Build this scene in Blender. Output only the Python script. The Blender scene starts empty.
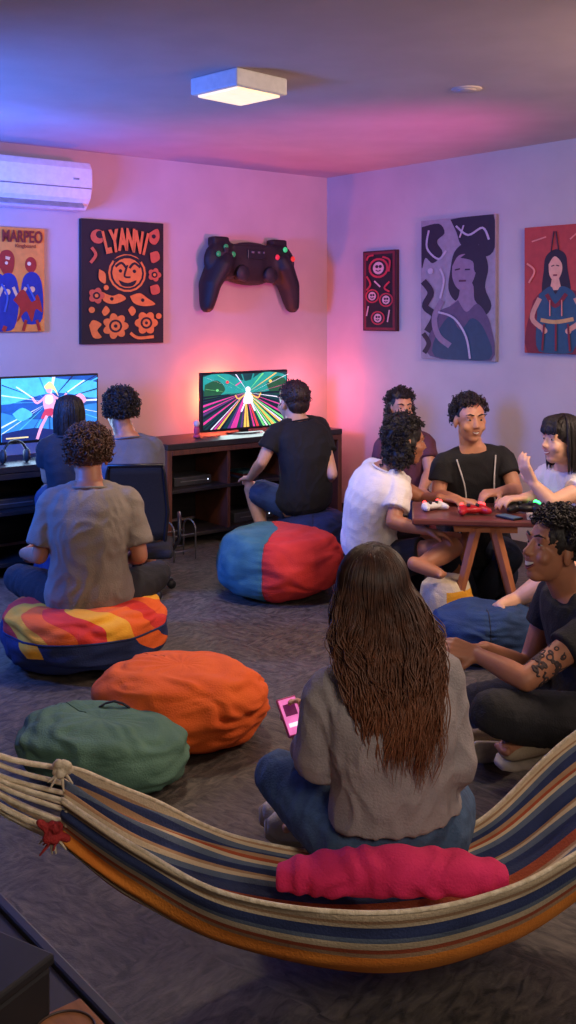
import bpy, bmesh, math, random
from mathutils import Vector, Matrix, noise
V=Vector
random.seed(7)
C=bpy.context.scene.collection
F=1024.0; ZC=1.55; HY=315.0
def P(px,py,Y): return V(((px-288)*Y/F, Y, ZC-(py-HY)*Y/F))
CX,CY=0.313,8.22; LX,LY=-0.781,-0.624; RX,RY=0.624,-0.781
AL=math.atan2(0.624,0.781); AR=AL-math.pi/2
HC=2.65
def W(u,v,z=0): return V((CX+LX*u+RX*v, CY+LY*u+RY*v, z))
def ul(px,v):
    k=(px-288)/F
    return (CX+RX*v-k*(CY+RY*v))/(-LX+LY*k)
def vr(px,u):
    k=(px-288)/F
    return (k*(CY+LY*u)-CX-LX*u)/(RX-RY*k)
# ---------------------------------------------------------------- materials
def lin(c):
    return tuple(((x/255)/12.92 if x/255<=0.04045 else ((x/255+0.055)/1.055)**2.4) for x in c)+(1,)
MATS={}
def mat(name,c,c2=None,sc=20,bump=0.0,bsc=None,rough=0.75,metal=0,emit=0,stretch=(1,1,1),sheen=0,voro=False,coat=0):
    if name in MATS: return MATS[name]
    m=bpy.data.materials.new(name); m.use_nodes=True; nt=m.node_tree; N=nt.nodes; b=N['Principled BSDF']
    b.inputs['Roughness'].default_value=rough; b.inputs['Metallic'].default_value=metal
    if sheen: b.inputs['Sheen Weight'].default_value=sheen
    if coat: b.inputs['Coat Weight'].default_value=coat
    tc=N.new('ShaderNodeTexCoord'); mp=N.new('ShaderNodeMapping'); mp.inputs['Scale'].default_value=stretch
    nt.links.new(tc.outputs['Object'],mp.inputs[0])
    if c2 is None: c2=tuple(min(255,x*0.86) for x in c)
    nz=N.new('ShaderNodeTexNoise'); nz.inputs['Scale'].default_value=sc; nz.inputs['Detail'].default_value=4
    nt.links.new(mp.outputs[0],nz.inputs['Vector'])
    cr=N.new('ShaderNodeValToRGB'); cr.color_ramp.elements[0].position=.35; cr.color_ramp.elements[1].position=.65
    cr.color_ramp.elements[0].color=lin(c2); cr.color_ramp.elements[1].color=lin(c)
    nt.links.new(nz.outputs['Fac'],cr.inputs[0]); nt.links.new(cr.outputs[0],b.inputs['Base Color'])
    if emit:
        nt.links.new(cr.outputs[0],b.inputs['Emission Color']); b.inputs['Emission Strength'].default_value=emit
    if bump:
        n2=N.new('ShaderNodeTexVoronoi' if voro else 'ShaderNodeTexNoise'); n2.inputs['Scale'].default_value=bsc or sc*3
        nt.links.new(mp.outputs[0],n2.inputs['Vector'])
        bp=N.new('ShaderNodeBump'); bp.inputs['Strength'].default_value=bump; bp.inputs['Distance'].default_value=0.01
        nt.links.new(n2.outputs[0],bp.inputs['Height']); nt.links.new(bp.outputs[0],b.inputs['Normal'])
    MATS[name]=m; return m
def fab(name,c,c2=None,sc=9,**k):
    k.setdefault('rough',.9); return mat(name,c,c2,sc=sc,bump=.3,bsc=170,**k)
# ---------------------------------------------------------------- mesh builder
def frame(d):
    d=d.normalized(); a=V((0,0,1)) if abs(d.z)<.9 else V((1,0,0))
    x=d.cross(a).normalized(); return x, d.cross(x).normalized()
class MB:
    def __init__(s): s.v=[]; s.f=[]; s.m=[]
    def add(s,vs,fs,mi=0):
        o=len(s.v); s.v+= [V(x) for x in vs]; s.f+=[tuple(o+i for i in f) for f in fs]; s.m+=[mi]*len(fs); return s
    def box(s,c,sz,M=None,mi=0):
        c=V(c); h=V(sz)/2; vs=[]
        for z in (-1,1):
            for x,y in ((-1,-1),(1,-1),(1,1),(-1,1)):
                p=V((x*h.x,y*h.y,z*h.z))
                if M: p=M@p
                vs.append(c+p)
        return s.add(vs,[(3,2,1,0),(4,5,6,7),(0,1,5,4),(1,2,6,5),(2,3,7,6),(3,0,4,7)],mi)
    def ball(s,c,r,fr=None,n=14,m=9,mi=0):
        if not hasattr(r,'__len__'): r=(r,r,r)
        a,b,d=fr or (V((1,0,0)),V((0,1,0)),V((0,0,1))); c=V(c)
        vs=[c+d*r[2]]
        for i in range(1,m):
            t=math.pi*i/m
            for j in range(n):
                p=2*math.pi*j/n
                vs.append(c+a*(r[0]*math.sin(t)*math.cos(p))+b*(r[1]*math.sin(t)*math.sin(p))+d*(r[2]*math.cos(t)))
        vs.append(c-d*r[2]); fs=[]
        for j in range(n): fs.append((0,1+j,1+(j+1)%n))
        for i in range(m-2):
            for j in range(n):
                a0=1+i*n+j; a1=1+i*n+(j+1)%n; fs.append((a0,a0+n,a1+n,a1))
        L=len(vs)-1
        for j in range(n): fs.append((L,1+(m-2)*n+(j+1)%n,1+(m-2)*n+j))
        return s.add(vs,fs,mi)
    def tube(s,pts,rads,n=10,rnd=True,mi=0,flat=1.0):
        pts=[V(p) for p in pts]
        if not hasattr(rads,'__len__'): rads=[rads]*len(pts)
        rads=list(rads)
        if rnd:
            d0=(pts[0]-pts[1]).normalized(); d1=(pts[-1]-pts[-2]).normalized(); r0,r1=rads[0],rads[-1]
            pts=[pts[0]+d0*r0*.92,pts[0]+d0*r0*.6]+pts+[pts[-1]+d1*r1*.6,pts[-1]+d1*r1*.92]
            rads=[r0*.38,r0*.8]+rads+[r1*.8,r1*.38]
        vs=[]; x=None
        for i,p in enumerate(pts):
            d=(pts[min(i+1,len(pts)-1)]-pts[max(i-1,0)])
            if d.length<1e-7: d=V((0,0,1))
            d.normalize()
            if x is None: x,y=frame(d)
            else:
                x=(x-d*x.dot(d))
                if x.length<1e-6: x,_=frame(d)
                x.normalize(); y=d.cross(x)
            y=d.cross(x)
            for j in range(n):
                a=2*math.pi*j/n; vs.append(p+x*(rads[i]*math.cos(a))+y*(rads[i]*flat*math.sin(a)))
        fs=[]
        for i in range(len(pts)-1):
            for j in range(n):
                a0=i*n+j; a1=i*n+(j+1)%n; fs.append((a0,a1,a1+n,a0+n))
        fs.append(tuple(range(n-1,-1,-1))); k=(len(pts)-1)*n; fs.append(tuple(range(k,k+n)))
        return s.add(vs,fs,mi)
    def loft(s,rings,n=24,mi=0,e=1.0):
        vs=[]
        for c,a,b in rings:
            for j in range(n):
                t=2*math.pi*j/n; ct,st=math.cos(t),math.sin(t)
                ct=math.copysign(abs(ct)**e,ct); st=math.copysign(abs(st)**e,st)
                vs.append(c+a*ct+b*st)
        fs=[]
        for i in range(len(rings)-1):
            for j in range(n):
                a0=i*n+j; a1=i*n+(j+1)%n; fs.append((a0,a1,a1+n,a0+n))
        fs.append(tuple(range(n-1,-1,-1))); k=(len(rings)-1)*n; fs.append(tuple(range(k,k+n)))
        return s.add(vs,fs,mi)
    def mesh(s,name,mats,smooth=True):
        me=bpy.data.meshes.new(name); me.from_pydata([tuple(v) for v in s.v],[],s.f)
        if not isinstance(mats,(list,tuple)): mats=[mats]
        for m in mats: me.materials.append(m)
        me.polygons.foreach_set('material_index',s.m)
        me.polygons.foreach_set('use_smooth',[smooth]*len(s.f)); me.update(); return me
    def build(s,name,mats,parent=None,world=False,smooth=True,bevel=0,seg=2):
        if world and parent:
            Mi=wm(parent).inverted(); s.v=[Mi@v for v in s.v]
        me=s.mesh(name,mats,smooth)
        if bevel:
            bm=bmesh.new(); bm.from_mesh(me); bmesh.ops.recalc_face_normals(bm,faces=bm.faces)
            es=[e for e in bm.edges if e.is_manifold and e.calc_face_angle(0)>0.6]
            bmesh.ops.bevel(bm,geom=es,offset=bevel,segments=seg,affect='EDGES',profile=.5,clamp_overlap=True)
            bm.to_mesh(me); bm.free()
            me.polygons.foreach_set('use_smooth',[False]*len(me.polygons))
        elif len(s.f)<60000:
            bm=bmesh.new(); bm.from_mesh(me); bmesh.ops.recalc_face_normals(bm,faces=bm.faces); bm.to_mesh(me); bm.free()
        o=bpy.data.objects.new(name,me); C.objects.link(o)
        if parent: o.parent=parent
        return o
    def remesh(s,name,mt,parent,vox=.009,it=3,fold=0,freq=10,seed=0,pick=None,world=True):
        if parent and world:
            Mi=wm(parent).inverted(); s.v=[Mi@v for v in s.v]
        me=s.mesh('tmp',mt); bm=bmesh.new(); bm.from_mesh(me); bmesh.ops.recalc_face_normals(bm,faces=bm.faces); bm.to_mesh(me); bm.free()
        t=bpy.data.objects.new('tmp',me); C.objects.link(t)
        r=t.modifiers.new('r','REMESH'); r.mode='VOXEL'; r.voxel_size=vox; r.use_smooth_shade=True
        if it:
            q=t.modifiers.new('s','SMOOTH'); q.factor=.5; q.iterations=it
        dg=bpy.context.evaluated_depsgraph_get(); dg.update()
        m2=bpy.data.meshes.new_from_object(t.evaluated_get(dg)); m2.name=name
        bpy.data.objects.remove(t); bpy.data.meshes.remove(me)
        m2.materials.clear()
        for m in (mt if isinstance(mt,(list,tuple)) else [mt]): m2.materials.append(m)
        if fold:
            off=V((seed*3.1,seed*1.7,seed))
            ns=[v.normal.copy() for v in m2.vertices]
            for v,n in zip(m2.vertices,ns):
                p=v.co*freq+off; w=V((noise.noise(p*.6),noise.noise(p*.6+V((9,9,9))),0))*1.2
                a=noise.noise(V((p.x*1.6,p.y*1.6,p.z*.9))+w); d=1-2.2*abs(a)
                v.co+=n*(fold*(d*.8+.6*noise.noise(p*.7)))
        if pick:
            for f in m2.polygons: f.material_index=pick(f.center,f.normal)
        m2.polygons.foreach_set('use_smooth',[True]*len(m2.polygons)); m2.update()
        o=bpy.data.objects.new(name,m2); C.objects.link(o)
        if parent: o.parent=parent
        return o
def wm(o):
    M=o.matrix_basis.copy()
    while o.parent: o=o.parent; M=o.matrix_basis@M
    return M
def tag(o,label,cat,group=None):
    o['label']=label; o['category']=cat
    if group: o['group']=group
    return o
def thing(name,label,cat,loc,rz=0,group=None):
    o=bpy.data.objects.new(name,None); C.objects.link(o); o.location=loc; o.rotation_euler=(0,0,rz); o.empty_display_size=.1
    return tag(o,label,cat,group)
def struct(o): o['kind']='structure'; return o
# ---------------------------------------------------------------- room
mw=mat('painted_plaster_wall',(188,173,172),(180,165,165),sc=3,bump=.05,bsc=60,rough=.85)
mc=mat('painted_ceiling',(200,180,176),(192,172,168),sc=3,bump=.04,bsc=60,rough=.9)
U1,V1=7.5,8.2
def carpet():
    m=bpy.data.materials.new('worn_charcoal_carpet'); m.use_nodes=True; nt=m.node_tree; N=nt.nodes; b=N['Principled BSDF']; b.inputs['Roughness'].default_value=.6
    tc=N.new('ShaderNodeTexCoord'); mp=N.new('ShaderNodeMapping'); mp.inputs['Rotation'].default_value=(0,0,AL); nt.links.new(tc.outputs['Object'],mp.inputs[0])
    def no(scale,det,st=(1,1,1)):
        q=N.new('ShaderNodeMapping'); q.inputs['Scale'].default_value=st; nt.links.new(mp.outputs[0],q.inputs[0])
        n=N.new('ShaderNodeTexNoise'); n.inputs['Scale'].default_value=scale; n.inputs['Detail'].default_value=det; n.inputs['Distortion'].default_value=1.2
        nt.links.new(q.outputs[0],n.inputs[0]); return n
    a=no(14,9,(1,2.6,1)); c=no(14,9,(2.6,1,1)); ch=N.new('ShaderNodeTexChecker'); ch.inputs['Scale'].default_value=2.2; nt.links.new(mp.outputs[0],ch.inputs[0])
    mx=N.new('ShaderNodeMix'); mx.data_type='FLOAT'; nt.links.new(ch.outputs['Fac'],mx.inputs[0]); nt.links.new(a.outputs[0],mx.inputs[2]); nt.links.new(c.outputs[0],mx.inputs[3])
    cr=N.new('ShaderNodeValToRGB'); e=cr.color_ramp.elements; e[0].position=.33; e[0].color=lin((50,46,43)); e[1].position=.70; e[1].color=lin((102,93,85))
    nt.links.new(mx.outputs[0],cr.inputs[0]); nt.links.new(cr.outputs[0],b.inputs['Base Color'])
    n2=no(90,3); bp=N.new('ShaderNodeBump'); bp.inputs['Strength'].default_value=.28; bp.inputs['Distance'].default_value=.008
    ad=N.new('ShaderNodeMath'); ad.operation='ADD'; nt.links.new(n2.outputs[0],ad.inputs[0]); nt.links.new(mx.outputs[0],ad.inputs[1])
    nt.links.new(ad.outputs[0],bp.inputs['Height']); nt.links.new(bp.outputs[0],b.inputs['Normal']); return m
def slab(u0,u1,v0,v1,z0,z1,name,m):
    mb=MB(); vs=[W(u,v,z) for z in (z0,z1) for u,v in ((u0,v0),(u1,v0),(u1,v1),(u0,v1))]
    mb.add(vs,[(3,2,1,0),(4,5,6,7),(0,1,5,4),(1,2,6,5),(2,3,7,6),(3,0,4,7)])
    return struct(mb.build(name,m,smooth=False))
slab(-.1,U1,-.1,V1,-.1,0,'floor',carpet())
slab(-.1,U1,-.1,V1,HC,HC+.1,'ceiling',mc)
slab(-.1,U1,-.1,0,0,HC,'wall_left',mw)
slab(-.1,0,0,V1,0,HC,'wall_right',mw)
mbase=mat('dark_skirting',(60,54,58),rough=.6)
slab(.0,U1,0,.012,0,.07,'baseboard_left',mbase)
slab(0,.012,.012,V1,0,.07,'baseboard_right',mbase)
# ---------------------------------------------------------------- ceiling lamp
BL=mat('black_plastic',(22,22,25),(16,16,19),sc=30,rough=.4)
WH=mat('white_plastic',(225,222,222),(215,212,212),sc=30,rough=.45)
t=thing('ceiling_light','square white flush ceiling light with glowing diffuser','ceiling light',(-.228,4.76,HC),AL+.12)
MB().box((0,0,-.04),(.32,.32,.08)).build('housing',WH,t,smooth=False,bevel=.008)
MB().box((0,0,-.084),(.27,.27,.012)).build('diffuser',mat('lit_diffuser',(255,226,186),(255,218,176),emit=1.1),t,smooth=False,bevel=.004)
t=thing('smoke_detector','small round flush disc fixed on the ceiling at right','smoke detector',(.87,4.98,HC),0)
MB().tube([(0,0,0),(0,0,-.006)],[.075,.07],n=32,rnd=False).build('base',mc,t)
MB().tube([(0,0,-.006),(0,0,-.01)],[.045,.035],n=32,rnd=False).build('cover',mc,t)
# ---------------------------------------------------------------- air conditioner
u0=ul(92,.2); aw=.95; Yq=W(u0+.2,.2).y
z1=ZC-(160-HY)*Yq/F; z0=ZC-(208-HY)*Yq/F
t=thing('air_conditioner','white wall mounted air conditioner above the orange poster','air conditioner',W(u0+aw/2,0,(z0+z1)/2),AL)
hh=(z1-z0)/2
prof=[(0,-hh),(-.12,-hh),(-.19,-hh*.55),(-.215,0),(-.21,hh*.7),(-.18,hh),(0,hh)]
mb=MB(); n=len(prof)
vs=[V((x,y,z)) for x in (-aw/2,aw/2) for y,z in prof]
mb.add(vs,[tuple(range(n)),tuple(range(2*n-1,n-1,-1))]+[(i,(i+1)%n,(i+1)%n+n,i+n) for i in range(n)])
mb.build('casing',WH,t,smooth=False,bevel=.01,seg=3)
MB().box((0,-.165,-hh*.76),(aw-.1,.075,.01),Matrix.Rotation(.75,3,'X')).build('louver',mat('grey_louver',(150,150,156)),t,smooth=False,bevel=.003)
MB().box((0,-.214,-hh*.12),(aw-.02,.006,.006)).build('panel_seam',mat('seam_grey',(120,122,130)),t,smooth=False)
MB().box((aw/2-.12,-.216,hh*.25),(.04,.004,.012)).build('status_display',mat('dull_display',(150,156,166)),t,smooth=False)
# ---------------------------------------------------------------- wall art
def circ(cx,cy,r,n=18,ry=None): return [(cx+r*math.cos(2*math.pi*i/n),cy+(ry or r)*math.sin(2*math.pi*i/n)) for i in range(n)]
def cr(pts,t):
    n=len(pts)-1; x=min(max(t*n,0),n-1e-6); i=int(x); f=x-i
    p0=pts[max(i-1,0)];p1=pts[i];p2=pts[i+1];p3=pts[min(i+2,n)]
    return .5*((2*p1)+(p2-p0)*f+(2*p0-5*p1+4*p2-p3)*f*f+(3*p1-p0-3*p2+p3)*f**3)
def crv(pts,n=5):
    out=[]; q=[V((a,b,0)) for a,b in pts]; m=(len(q)-1)*n
    for i in range(m+1):
        p=cr(q,i/m); out.append((p.x,p.y))
    return out
def band(pts,w):
    if len(pts)>2: pts=crv(pts)
    L=[];R_=[]
    for i,p in enumerate(pts):
        a=pts[max(0,i-1)]; b=pts[min(len(pts)-1,i+1)]; dx,dy=b[0]-a[0],b[1]-a[1]; l=math.hypot(dx,dy) or 1
        L.append((p[0]-dy/l*w/2,p[1]+dx/l*w/2)); R_.append((p[0]+dy/l*w/2,p[1]-dx/l*w/2))
    return L+R_[::-1]
def blob(pts): return crv(pts+[pts[0]],4)[:-1]
def petals(cx,cy,r,k=7,dp=.28): return [(cx+r*(1-dp+dp*abs(math.cos(k*a/2)))*math.cos(a),cy+r*(1-dp+dp*abs(math.cos(k*a/2)))*math.sin(a)) for a in [2*math.pi*i/56 for i in range(56)]]
def art(parent,name,mats,polys,box,Wd,Hd,y0,mid):
    x0,x1,ya,yb=box; mb=MB()
    def q(p): return ((p[0]-(x0+x1)/2)/(x1-x0)*Wd, -(p[1]-(ya+yb)/2)/(yb-ya)*Hd)
    def clipx(p): return (max(x0+.3,min(x1-.3,p[0])),max(ya+.3,min(yb-.3,p[1])))
    for i,(k,pl) in enumerate(polys):
        pts=[q(clipx(p)) for p in pl]; y=y0-.0004*(i+1)
        mb.add([V((x,y,z)) for x,z in pts],[tuple(range(len(pts)))],k)
    me=mb.mesh(name,mats,False)
    o=bpy.data.objects.new(name,me); C.objects.link(o); o.parent=parent; return o
def pmat(c,emit=0): 
    return mat(('glow_' if emit else 'print_')+'%d_%d_%d'%c,c,tuple(int(x*.93) for x in c),sc=25,rough=.7,emit=emit)
def poster(label,side,px0,px1,py0,py1,bg,cols,polys,ext=None,th=.03):
    if side=='L':
        a,b=ul(px0,.03),ul(px1,.03); loc=W((a+b)/2,.001,0); Wd=abs(a-b); rz=AL
    else:
        a,b=vr(px0,.03),vr(px1,.03); loc=W(.001,(a+b)/2,0); Wd=abs(a-b); rz=AR
    Y=(W((a+b)/2,.03) if side=='L' else W(.03,(a+b)/2)).y
    Hd=(py1-py0)*Y/F; loc.z=ZC-((py0+py1)/2-HY)*Y/F
    t=thing('canvas_print',label,'poster',loc,rz)
    MB().box((0,-th/2,0),(Wd,th,Hd)).build('canvas',pmat(bg),t,smooth=False,bevel=.003)
    art(t,'printed_artwork',[pmat(c) for c in cols],polys,(px0,px1,py0,py1),Wd,Hd,-th-.001,None)
    return t,Wd,Hd,Y
def text(parent,name,body,size,loc,m,rot=(math.pi/2,0,0),ext=.001,off=0):
    cu=bpy.data.curves.new('t','FONT'); cu.body=body; cu.size=size; cu.extrude=ext; cu.align_x='CENTER'; cu.align_y='CENTER'; cu.offset=off
    o=bpy.data.objects.new('t',cu); C.objects.link(o); dg=bpy.context.evaluated_depsgraph_get(); dg.update()
    me=bpy.data.meshes.new_from_object(o.evaluated_get(dg)); bpy.data.objects.remove(o)
    me.materials.clear(); me.materials.append(m)
    k=bpy.data.objects.new(name,me); C.objects.link(k); k.parent=parent; k.location=loc; k.rotation_euler=rot; return k
# orange poster
pl=[(0,circ(-8,262,9,ry=11)),(1,blob([(-22,300),(-20,280),(-8,272),(6,280),(8,300),(2,332),(-20,332)])),
    (0,blob([(-2,262),(0,252),(8,250),(13,256),(13,266),(10,274),(4,275),(0,270)])),(1,blob([(-4,300),(-1,280),(6,273),(15,278),(18,300),(13,328),(-2,328)])),
    (0,circ(30,264,6,ry=8)),(1,blob([(19,300),(22,278),(31,271),(40,278),(43,301),(40,322),(22,322)])),
    (2,band([(12,287),(18,298),(25,287)],3)),(0,blob([(12,300),(22,289),(31,302),(37,294),(42,312),(35,309),(31,322),(25,311),(16,322),(19,309)])),
    (2,band([(-14,280),(-6,300),(2,285)],3)),(0,band([(25,320),(22,331)],3)),(0,band([(36,320),(39,331)],3)),(0,band([(4,326),(2,331)],4)),
    (2,[(4,256),(9,257),(8,260),(4,259)]),(4,circ(28,263,2)),(4,circ(5,263,1.6)),(2,circ(31,289,3)),(2,circ(6,292,3)),(5,band([(0,284),(6,296),(3,312)],2)),(5,band([(26,284),(34,300)],2))]
t,wd,hd,Y=poster('orange canvas poster with blue and red figures below the air conditioner','L',-34,44.5,227,332,(236,146,62),[(170,40,30),(22,46,136),(236,190,140),(200,56,40),(246,215,170),(60,90,180)],pl)
pxm=wd/78.5
text(t,'printed_title','MARPEO',.078,((21-5.25)*pxm,-.040,hd*.41),pmat((130,34,26)),off=.002).scale=(.92,1.35,1)
text(t,'printed_subtitle','Kingboard',.034,((24-5.25)*pxm,-.040,hd*.325),pmat((130,34,26)))
# black poster
pl=[(0,circ(126,273,19)),(2,circ(126,273,17)),(0,circ(126,273,15)),(2,band([(114,267),(120,263),(125,268)],2.4)),(2,band([(128,268),(133,263),(139,267)],2.4)),
    (2,circ(119,271,1.8)),(2,circ(133,271,1.8)),(2,band([(126,265),(123,276),(129,277)],1.8)),(2,blob([(117,280),(126,283),(135,280),(131,286),(121,286)])),(2,band([(112,261),(126,256),(140,261)],2)),
    (0,petals(114,326,13)),(2,circ(114,326,6.5)),(0,circ(114,326,4.5)),(2,circ(114,326,1.8)),(0,petals(145,323,12,6)),(2,circ(145,323,6)),(0,circ(145,323,4)),(2,circ(145,323,1.6)),
    (0,blob([(88,325),(92,320),(100,324),(96,330),(100,337),(92,337)])),(0,blob([(100,292),(110,296),(118,294),(124,299),(112,304),(102,301)])),(0,blob([(128,296),(138,293),(146,298),(154,304),(142,306),(132,303)])),
    (2,circ(110,299,1.8)),(2,circ(141,300,1.8)),(0,blob([(100,312),(104,306),(108,311),(103,316)])),(0,blob([(126,310),(130,306),(134,311),(130,316)])),
    (1,petals(95,296,8,5)),(2,circ(95,296,3.6)),(0,circ(95,296,1.8)),(1,petals(153,274,7,5)),(2,circ(153,274,3.2)),(0,circ(153,274,1.6)),
    (1,circ(96,238,7)),(2,circ(98,236,3.8)),(1,blob([(147,232),(156,227),(158,236),(154,243),(148,241)])),(2,circ(152,235,2.2)),
    (1,band([(89,264),(94,256),(90,249)],3)),(1,blob([(148,252),(156,250),(158,258),(150,262)])),(0,band([(128,333),(136,338),(152,337)],3)),(0,circ(104,288,2.5)),
    (0,circ(157,316,3)),(0,circ(90,310,3)),(0,blob([(97,270),(103,274),(103,284),(97,280)])),(1,blob([(148,286),(156,284),(158,292),(150,294)]))]
t,wd,hd,Y=poster('black canvas poster with orange round face and flower motifs','L',81,163.5,221,343.5,(20,18,26),[(228,130,56),(200,96,62),(20,18,26)],pl)
for i,ch in enumerate('LYANNI'):
    text(t,'printed_letter',ch,.165,((i-2.5)*wd*.094+.012,-.050,hd*.345-abs(i-2.5)*.012),pmat((222,118,58)),(math.pi/2,(i-2.5)*.1,0),off=.009).scale=(.56,1.2,1)
# small dark red poster
pl=[(0,[(364.5,252),(395,251.5),(395,330),(364.5,330)]),(1,[(366.5,254.5),(393,254),(393,327.5),(366.5,327.5)])]
for (a,b,r) in ((379,268,10),(373,296,7),(387,300,7),(379,318,7)):
    pl+=[(2,circ(a,b,r)),(1,circ(a,b,r*.8)),(3,circ(a,b,r*.55,ry=r*.62)),(1,circ(a-r*.15,b-r*.15,r*.16)),(1,circ(a+r*.2,b-r*.15,r*.16)),(1,band([(a-r*.25,b+r*.2),(a,b+r*.32),(a+r*.25,b+r*.2)],1))]
pl+=[(2,band([(368,260),(370,256),(375,255)],1.8)),(2,band([(384,257),(391,261),(390,272)],1.8)),(2,band([(368,276),(372,284),(368,290)],1.8)),(2,band([(391,282),(386,288),(391,292)],1.8)),(3,band([(370,306),(368,316)],1.3)),(3,band([(391,310),(389,322)],1.3)),(3,band([(376,281),(382,287)],1.5))]
poster('small dark canvas with red medallions, narrowest poster on the wall','R',363,396.5,250.5,331,(60,14,24),[(120,30,42),(30,14,22),(190,48,60),(215,170,170)],pl)
# mauve poster
pl=[(0,blob([(422,224),(440,222),(446,232),(438,240),(444,252),(434,262),(426,256),(422,266)])),(0,blob([(452,219),(494,218),(495,250),(486,258),(480,246),(470,250),(462,244),(458,232)])),
    (0,blob([(452,270),(456,252),(468,243),(482,248),(489,268),(486,288),(492,306),(484,316),(470,306),(456,300),(450,288)])),
    (1,blob([(454,266),(460,256),(470,255),(477,262),(477,274),(472,286),(465,291),(458,287),(454,277)])),(0,blob([(462,258),(474,252),(482,262),(483,278),(476,272),(474,262)])),
    (1,blob([(462,284),(474,284),(476,300),(482,310),(462,314),(452,306),(460,298)])),
    (2,blob([(460,300),(452,306),(440,312),(432,330),(431,357),(492,359),(492,328),(486,312),(478,304),(468,312)])),
    (3,blob([(440,330),(452,316),(462,330),(474,318),(486,330),(490,358),(436,357)])),
    (0,band([(424,280),(432,292),(426,306),(436,316),(428,332)],7)),(0,band([(424,334),(430,344),(425,354)],5)),(4,band([(430,228),(428,246),(440,258),(448,250)],2)),
    (4,band([(458,226),(470,236),(484,230),(490,242)],2)),(1,band([(444,300),(436,318),(440,336),(452,346)],6)),(0,band([(457,270),(462,269)],1.4)),(0,band([(467,270),(472,270)],1.4)),(5,band([(461,281),(468,281)],1.8)),(4,band([(442,268),(446,280),(442,298)],2)),
    (4,band([(440,312),(456,318),(468,336),(472,358)],2)),(4,circ(432,270,3)),(0,circ(436,240,3)),(4,band([(466,226),(462,238)],1.5))]
poster('tall mauve canvas with dark purple figure and teal lower part','R',421,495.5,217.5,360,(150,138,148),[(38,28,46),(138,114,134),(92,72,98),(38,66,88),(186,172,182),(90,40,60)],pl)
# red poster
pl=[(3,blob([(534,300),(548,288),(572,290),(590,300),(596,352),(528,354)])),(0,blob([(545,270),(547,256),(557,249),(567,255),(569,270),(572,292),(564,302),(548,302),(543,290)])),(1,blob([(550,264),(556,256),(563,263),(563,273),(557,282),(551,275)])),
    (1,[(554,276),(560,276),(563,290),(551,290)]),(2,blob([(540,294),(552,286),(557,294),(563,286),(576,294),(578,316),(574,352),(540,352),(538,318)])),
    (4,band([(541,298),(533,318),(546,330)],5)),(4,band([(577,298),(584,318),(570,330)],5)),
    (5,band([(542,320),(557,322),(575,319)],4)),(3,band([(548,294),(557,306),(568,294)],4)),(1,circ(546,331,3)),(1,circ(570,331,3)),(0,band([(553,266),(556,265)],1)),(0,band([(558,265),(561,266)],1)),(3,band([(555,275),(559,275)],1.5)),
    (6,band([(533,240),(548,236)],1.5)),(0,band([(553,252),(556,231)],1.2)),(0,band([(561,252),(558,231)],1.2)),(6,band([(572,240),(582,234),(590,246)],1.5)),(6,band([(528,262),(536,270),(530,282)],2)),(3,band([(546,324),(544,351)],2)),(3,band([(570,324),(572,351)],2)),(3,band([(558,324),(558,351)],2)),(6,band([(552,300),(552,316)],1.2)),(6,band([(564,300),(564,316)],1.2))]
poster('red canvas poster of a woman in a teal dress, nearest the right edge','R',524.5,596,225,354,(176,60,50),[(38,22,32),(222,160,130),(36,74,96),(120,26,34),(206,144,116),(196,150,90),(220,130,110)],pl)
# ---------------------------------------------------------------- giant controller
ua,ub=ul(194,.08),ul(299,.08); uc=(ua+ub)/2; Y=W(uc,.08).y; kx=(ua-ub)/105; kz=Y/F
t=thing('giant_game_controller','giant black game controller sculpture mounted on the wall','wall decoration',W(uc,.012,ZC-(277-HY)*kz),AL)
def q(px,py,y=-.08): return V(((px-246.5)*kx,y,(277-py)*kz))
mb=MB()
mb.ball(q(246,264,-.085),(.30,.075,.165)); mb.ball(q(219,262,-.09),(.16,.075,.155)); mb.ball(q(274,263,-.09),(.16,.075,.155))
mb.tube([q(216,266,-.09),q(207,286,-.09),q(205,303,-.09)],[.13,.108,.078],n=16,flat=.65); mb.tube([q(277,266,-.09),q(286,286,-.09),q(289,303,-.09)],[.13,.108,.078],n=16,flat=.65)
mb.box(q(247,258,-.085),(.40,.13,.19)); mb.box(q(217,243,-.07),(.14,.09,.07)); mb.box(q(275,243,-.07),(.14,.09,.07))
mb.remesh('shell',mat('matte_black_shell',(17,17,20),(13,13,16),rough=.62),t,vox=.010,it=9,world=False)
GY=mat('dark_grey_rubber',(34,34,38),rough=.6)
for a,b in ((233,274),(261,275)):
    o=MB().tube([q(a,b,-.13),q(a,b,-.165)],[.058,.05],n=24,rnd=False).tube([q(a,b,-.165),q(a,b,-.182)],[.062,.054],n=24,rnd=False).build('thumbstick',GY,t)
o=MB().box(q(217,256,-.166),(.1,.012,.034)).box(q(217,256,-.166),(.034,.014,.1)).build('direction_pad',GY,t,smooth=False,bevel=.004)
for (a,b,c) in ((217,249,(40,130,80)),(210,256,(40,130,80)),(224,256,(40,130,80)),(217,263,(40,130,80)),(276,249,(60,210,120)),(268,257,(220,50,70)),(284,258,(220,60,50)),(276,266,(230,60,60))):
    MB().ball(q(a,b,-.164),(.021,.009,.021)).build('button',mat('button_%d_%d'%(c[0],c[1]),c,emit=.6,rough=.3),t)
MB().box(q(247,255,-.158),(.16,.012,.07)).build('touchpad',mat('touchpad_black',(30,30,34),rough=.35),t,smooth=False,bevel=.005)
for a,w_ in ((243,.025),(249,.02),(254,.012)): MB().box(q(a,253,-.166),(w_,.004,.013)).build('centre_mark',mat('grey_mark',(110,110,116)),t,smooth=False)
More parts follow.
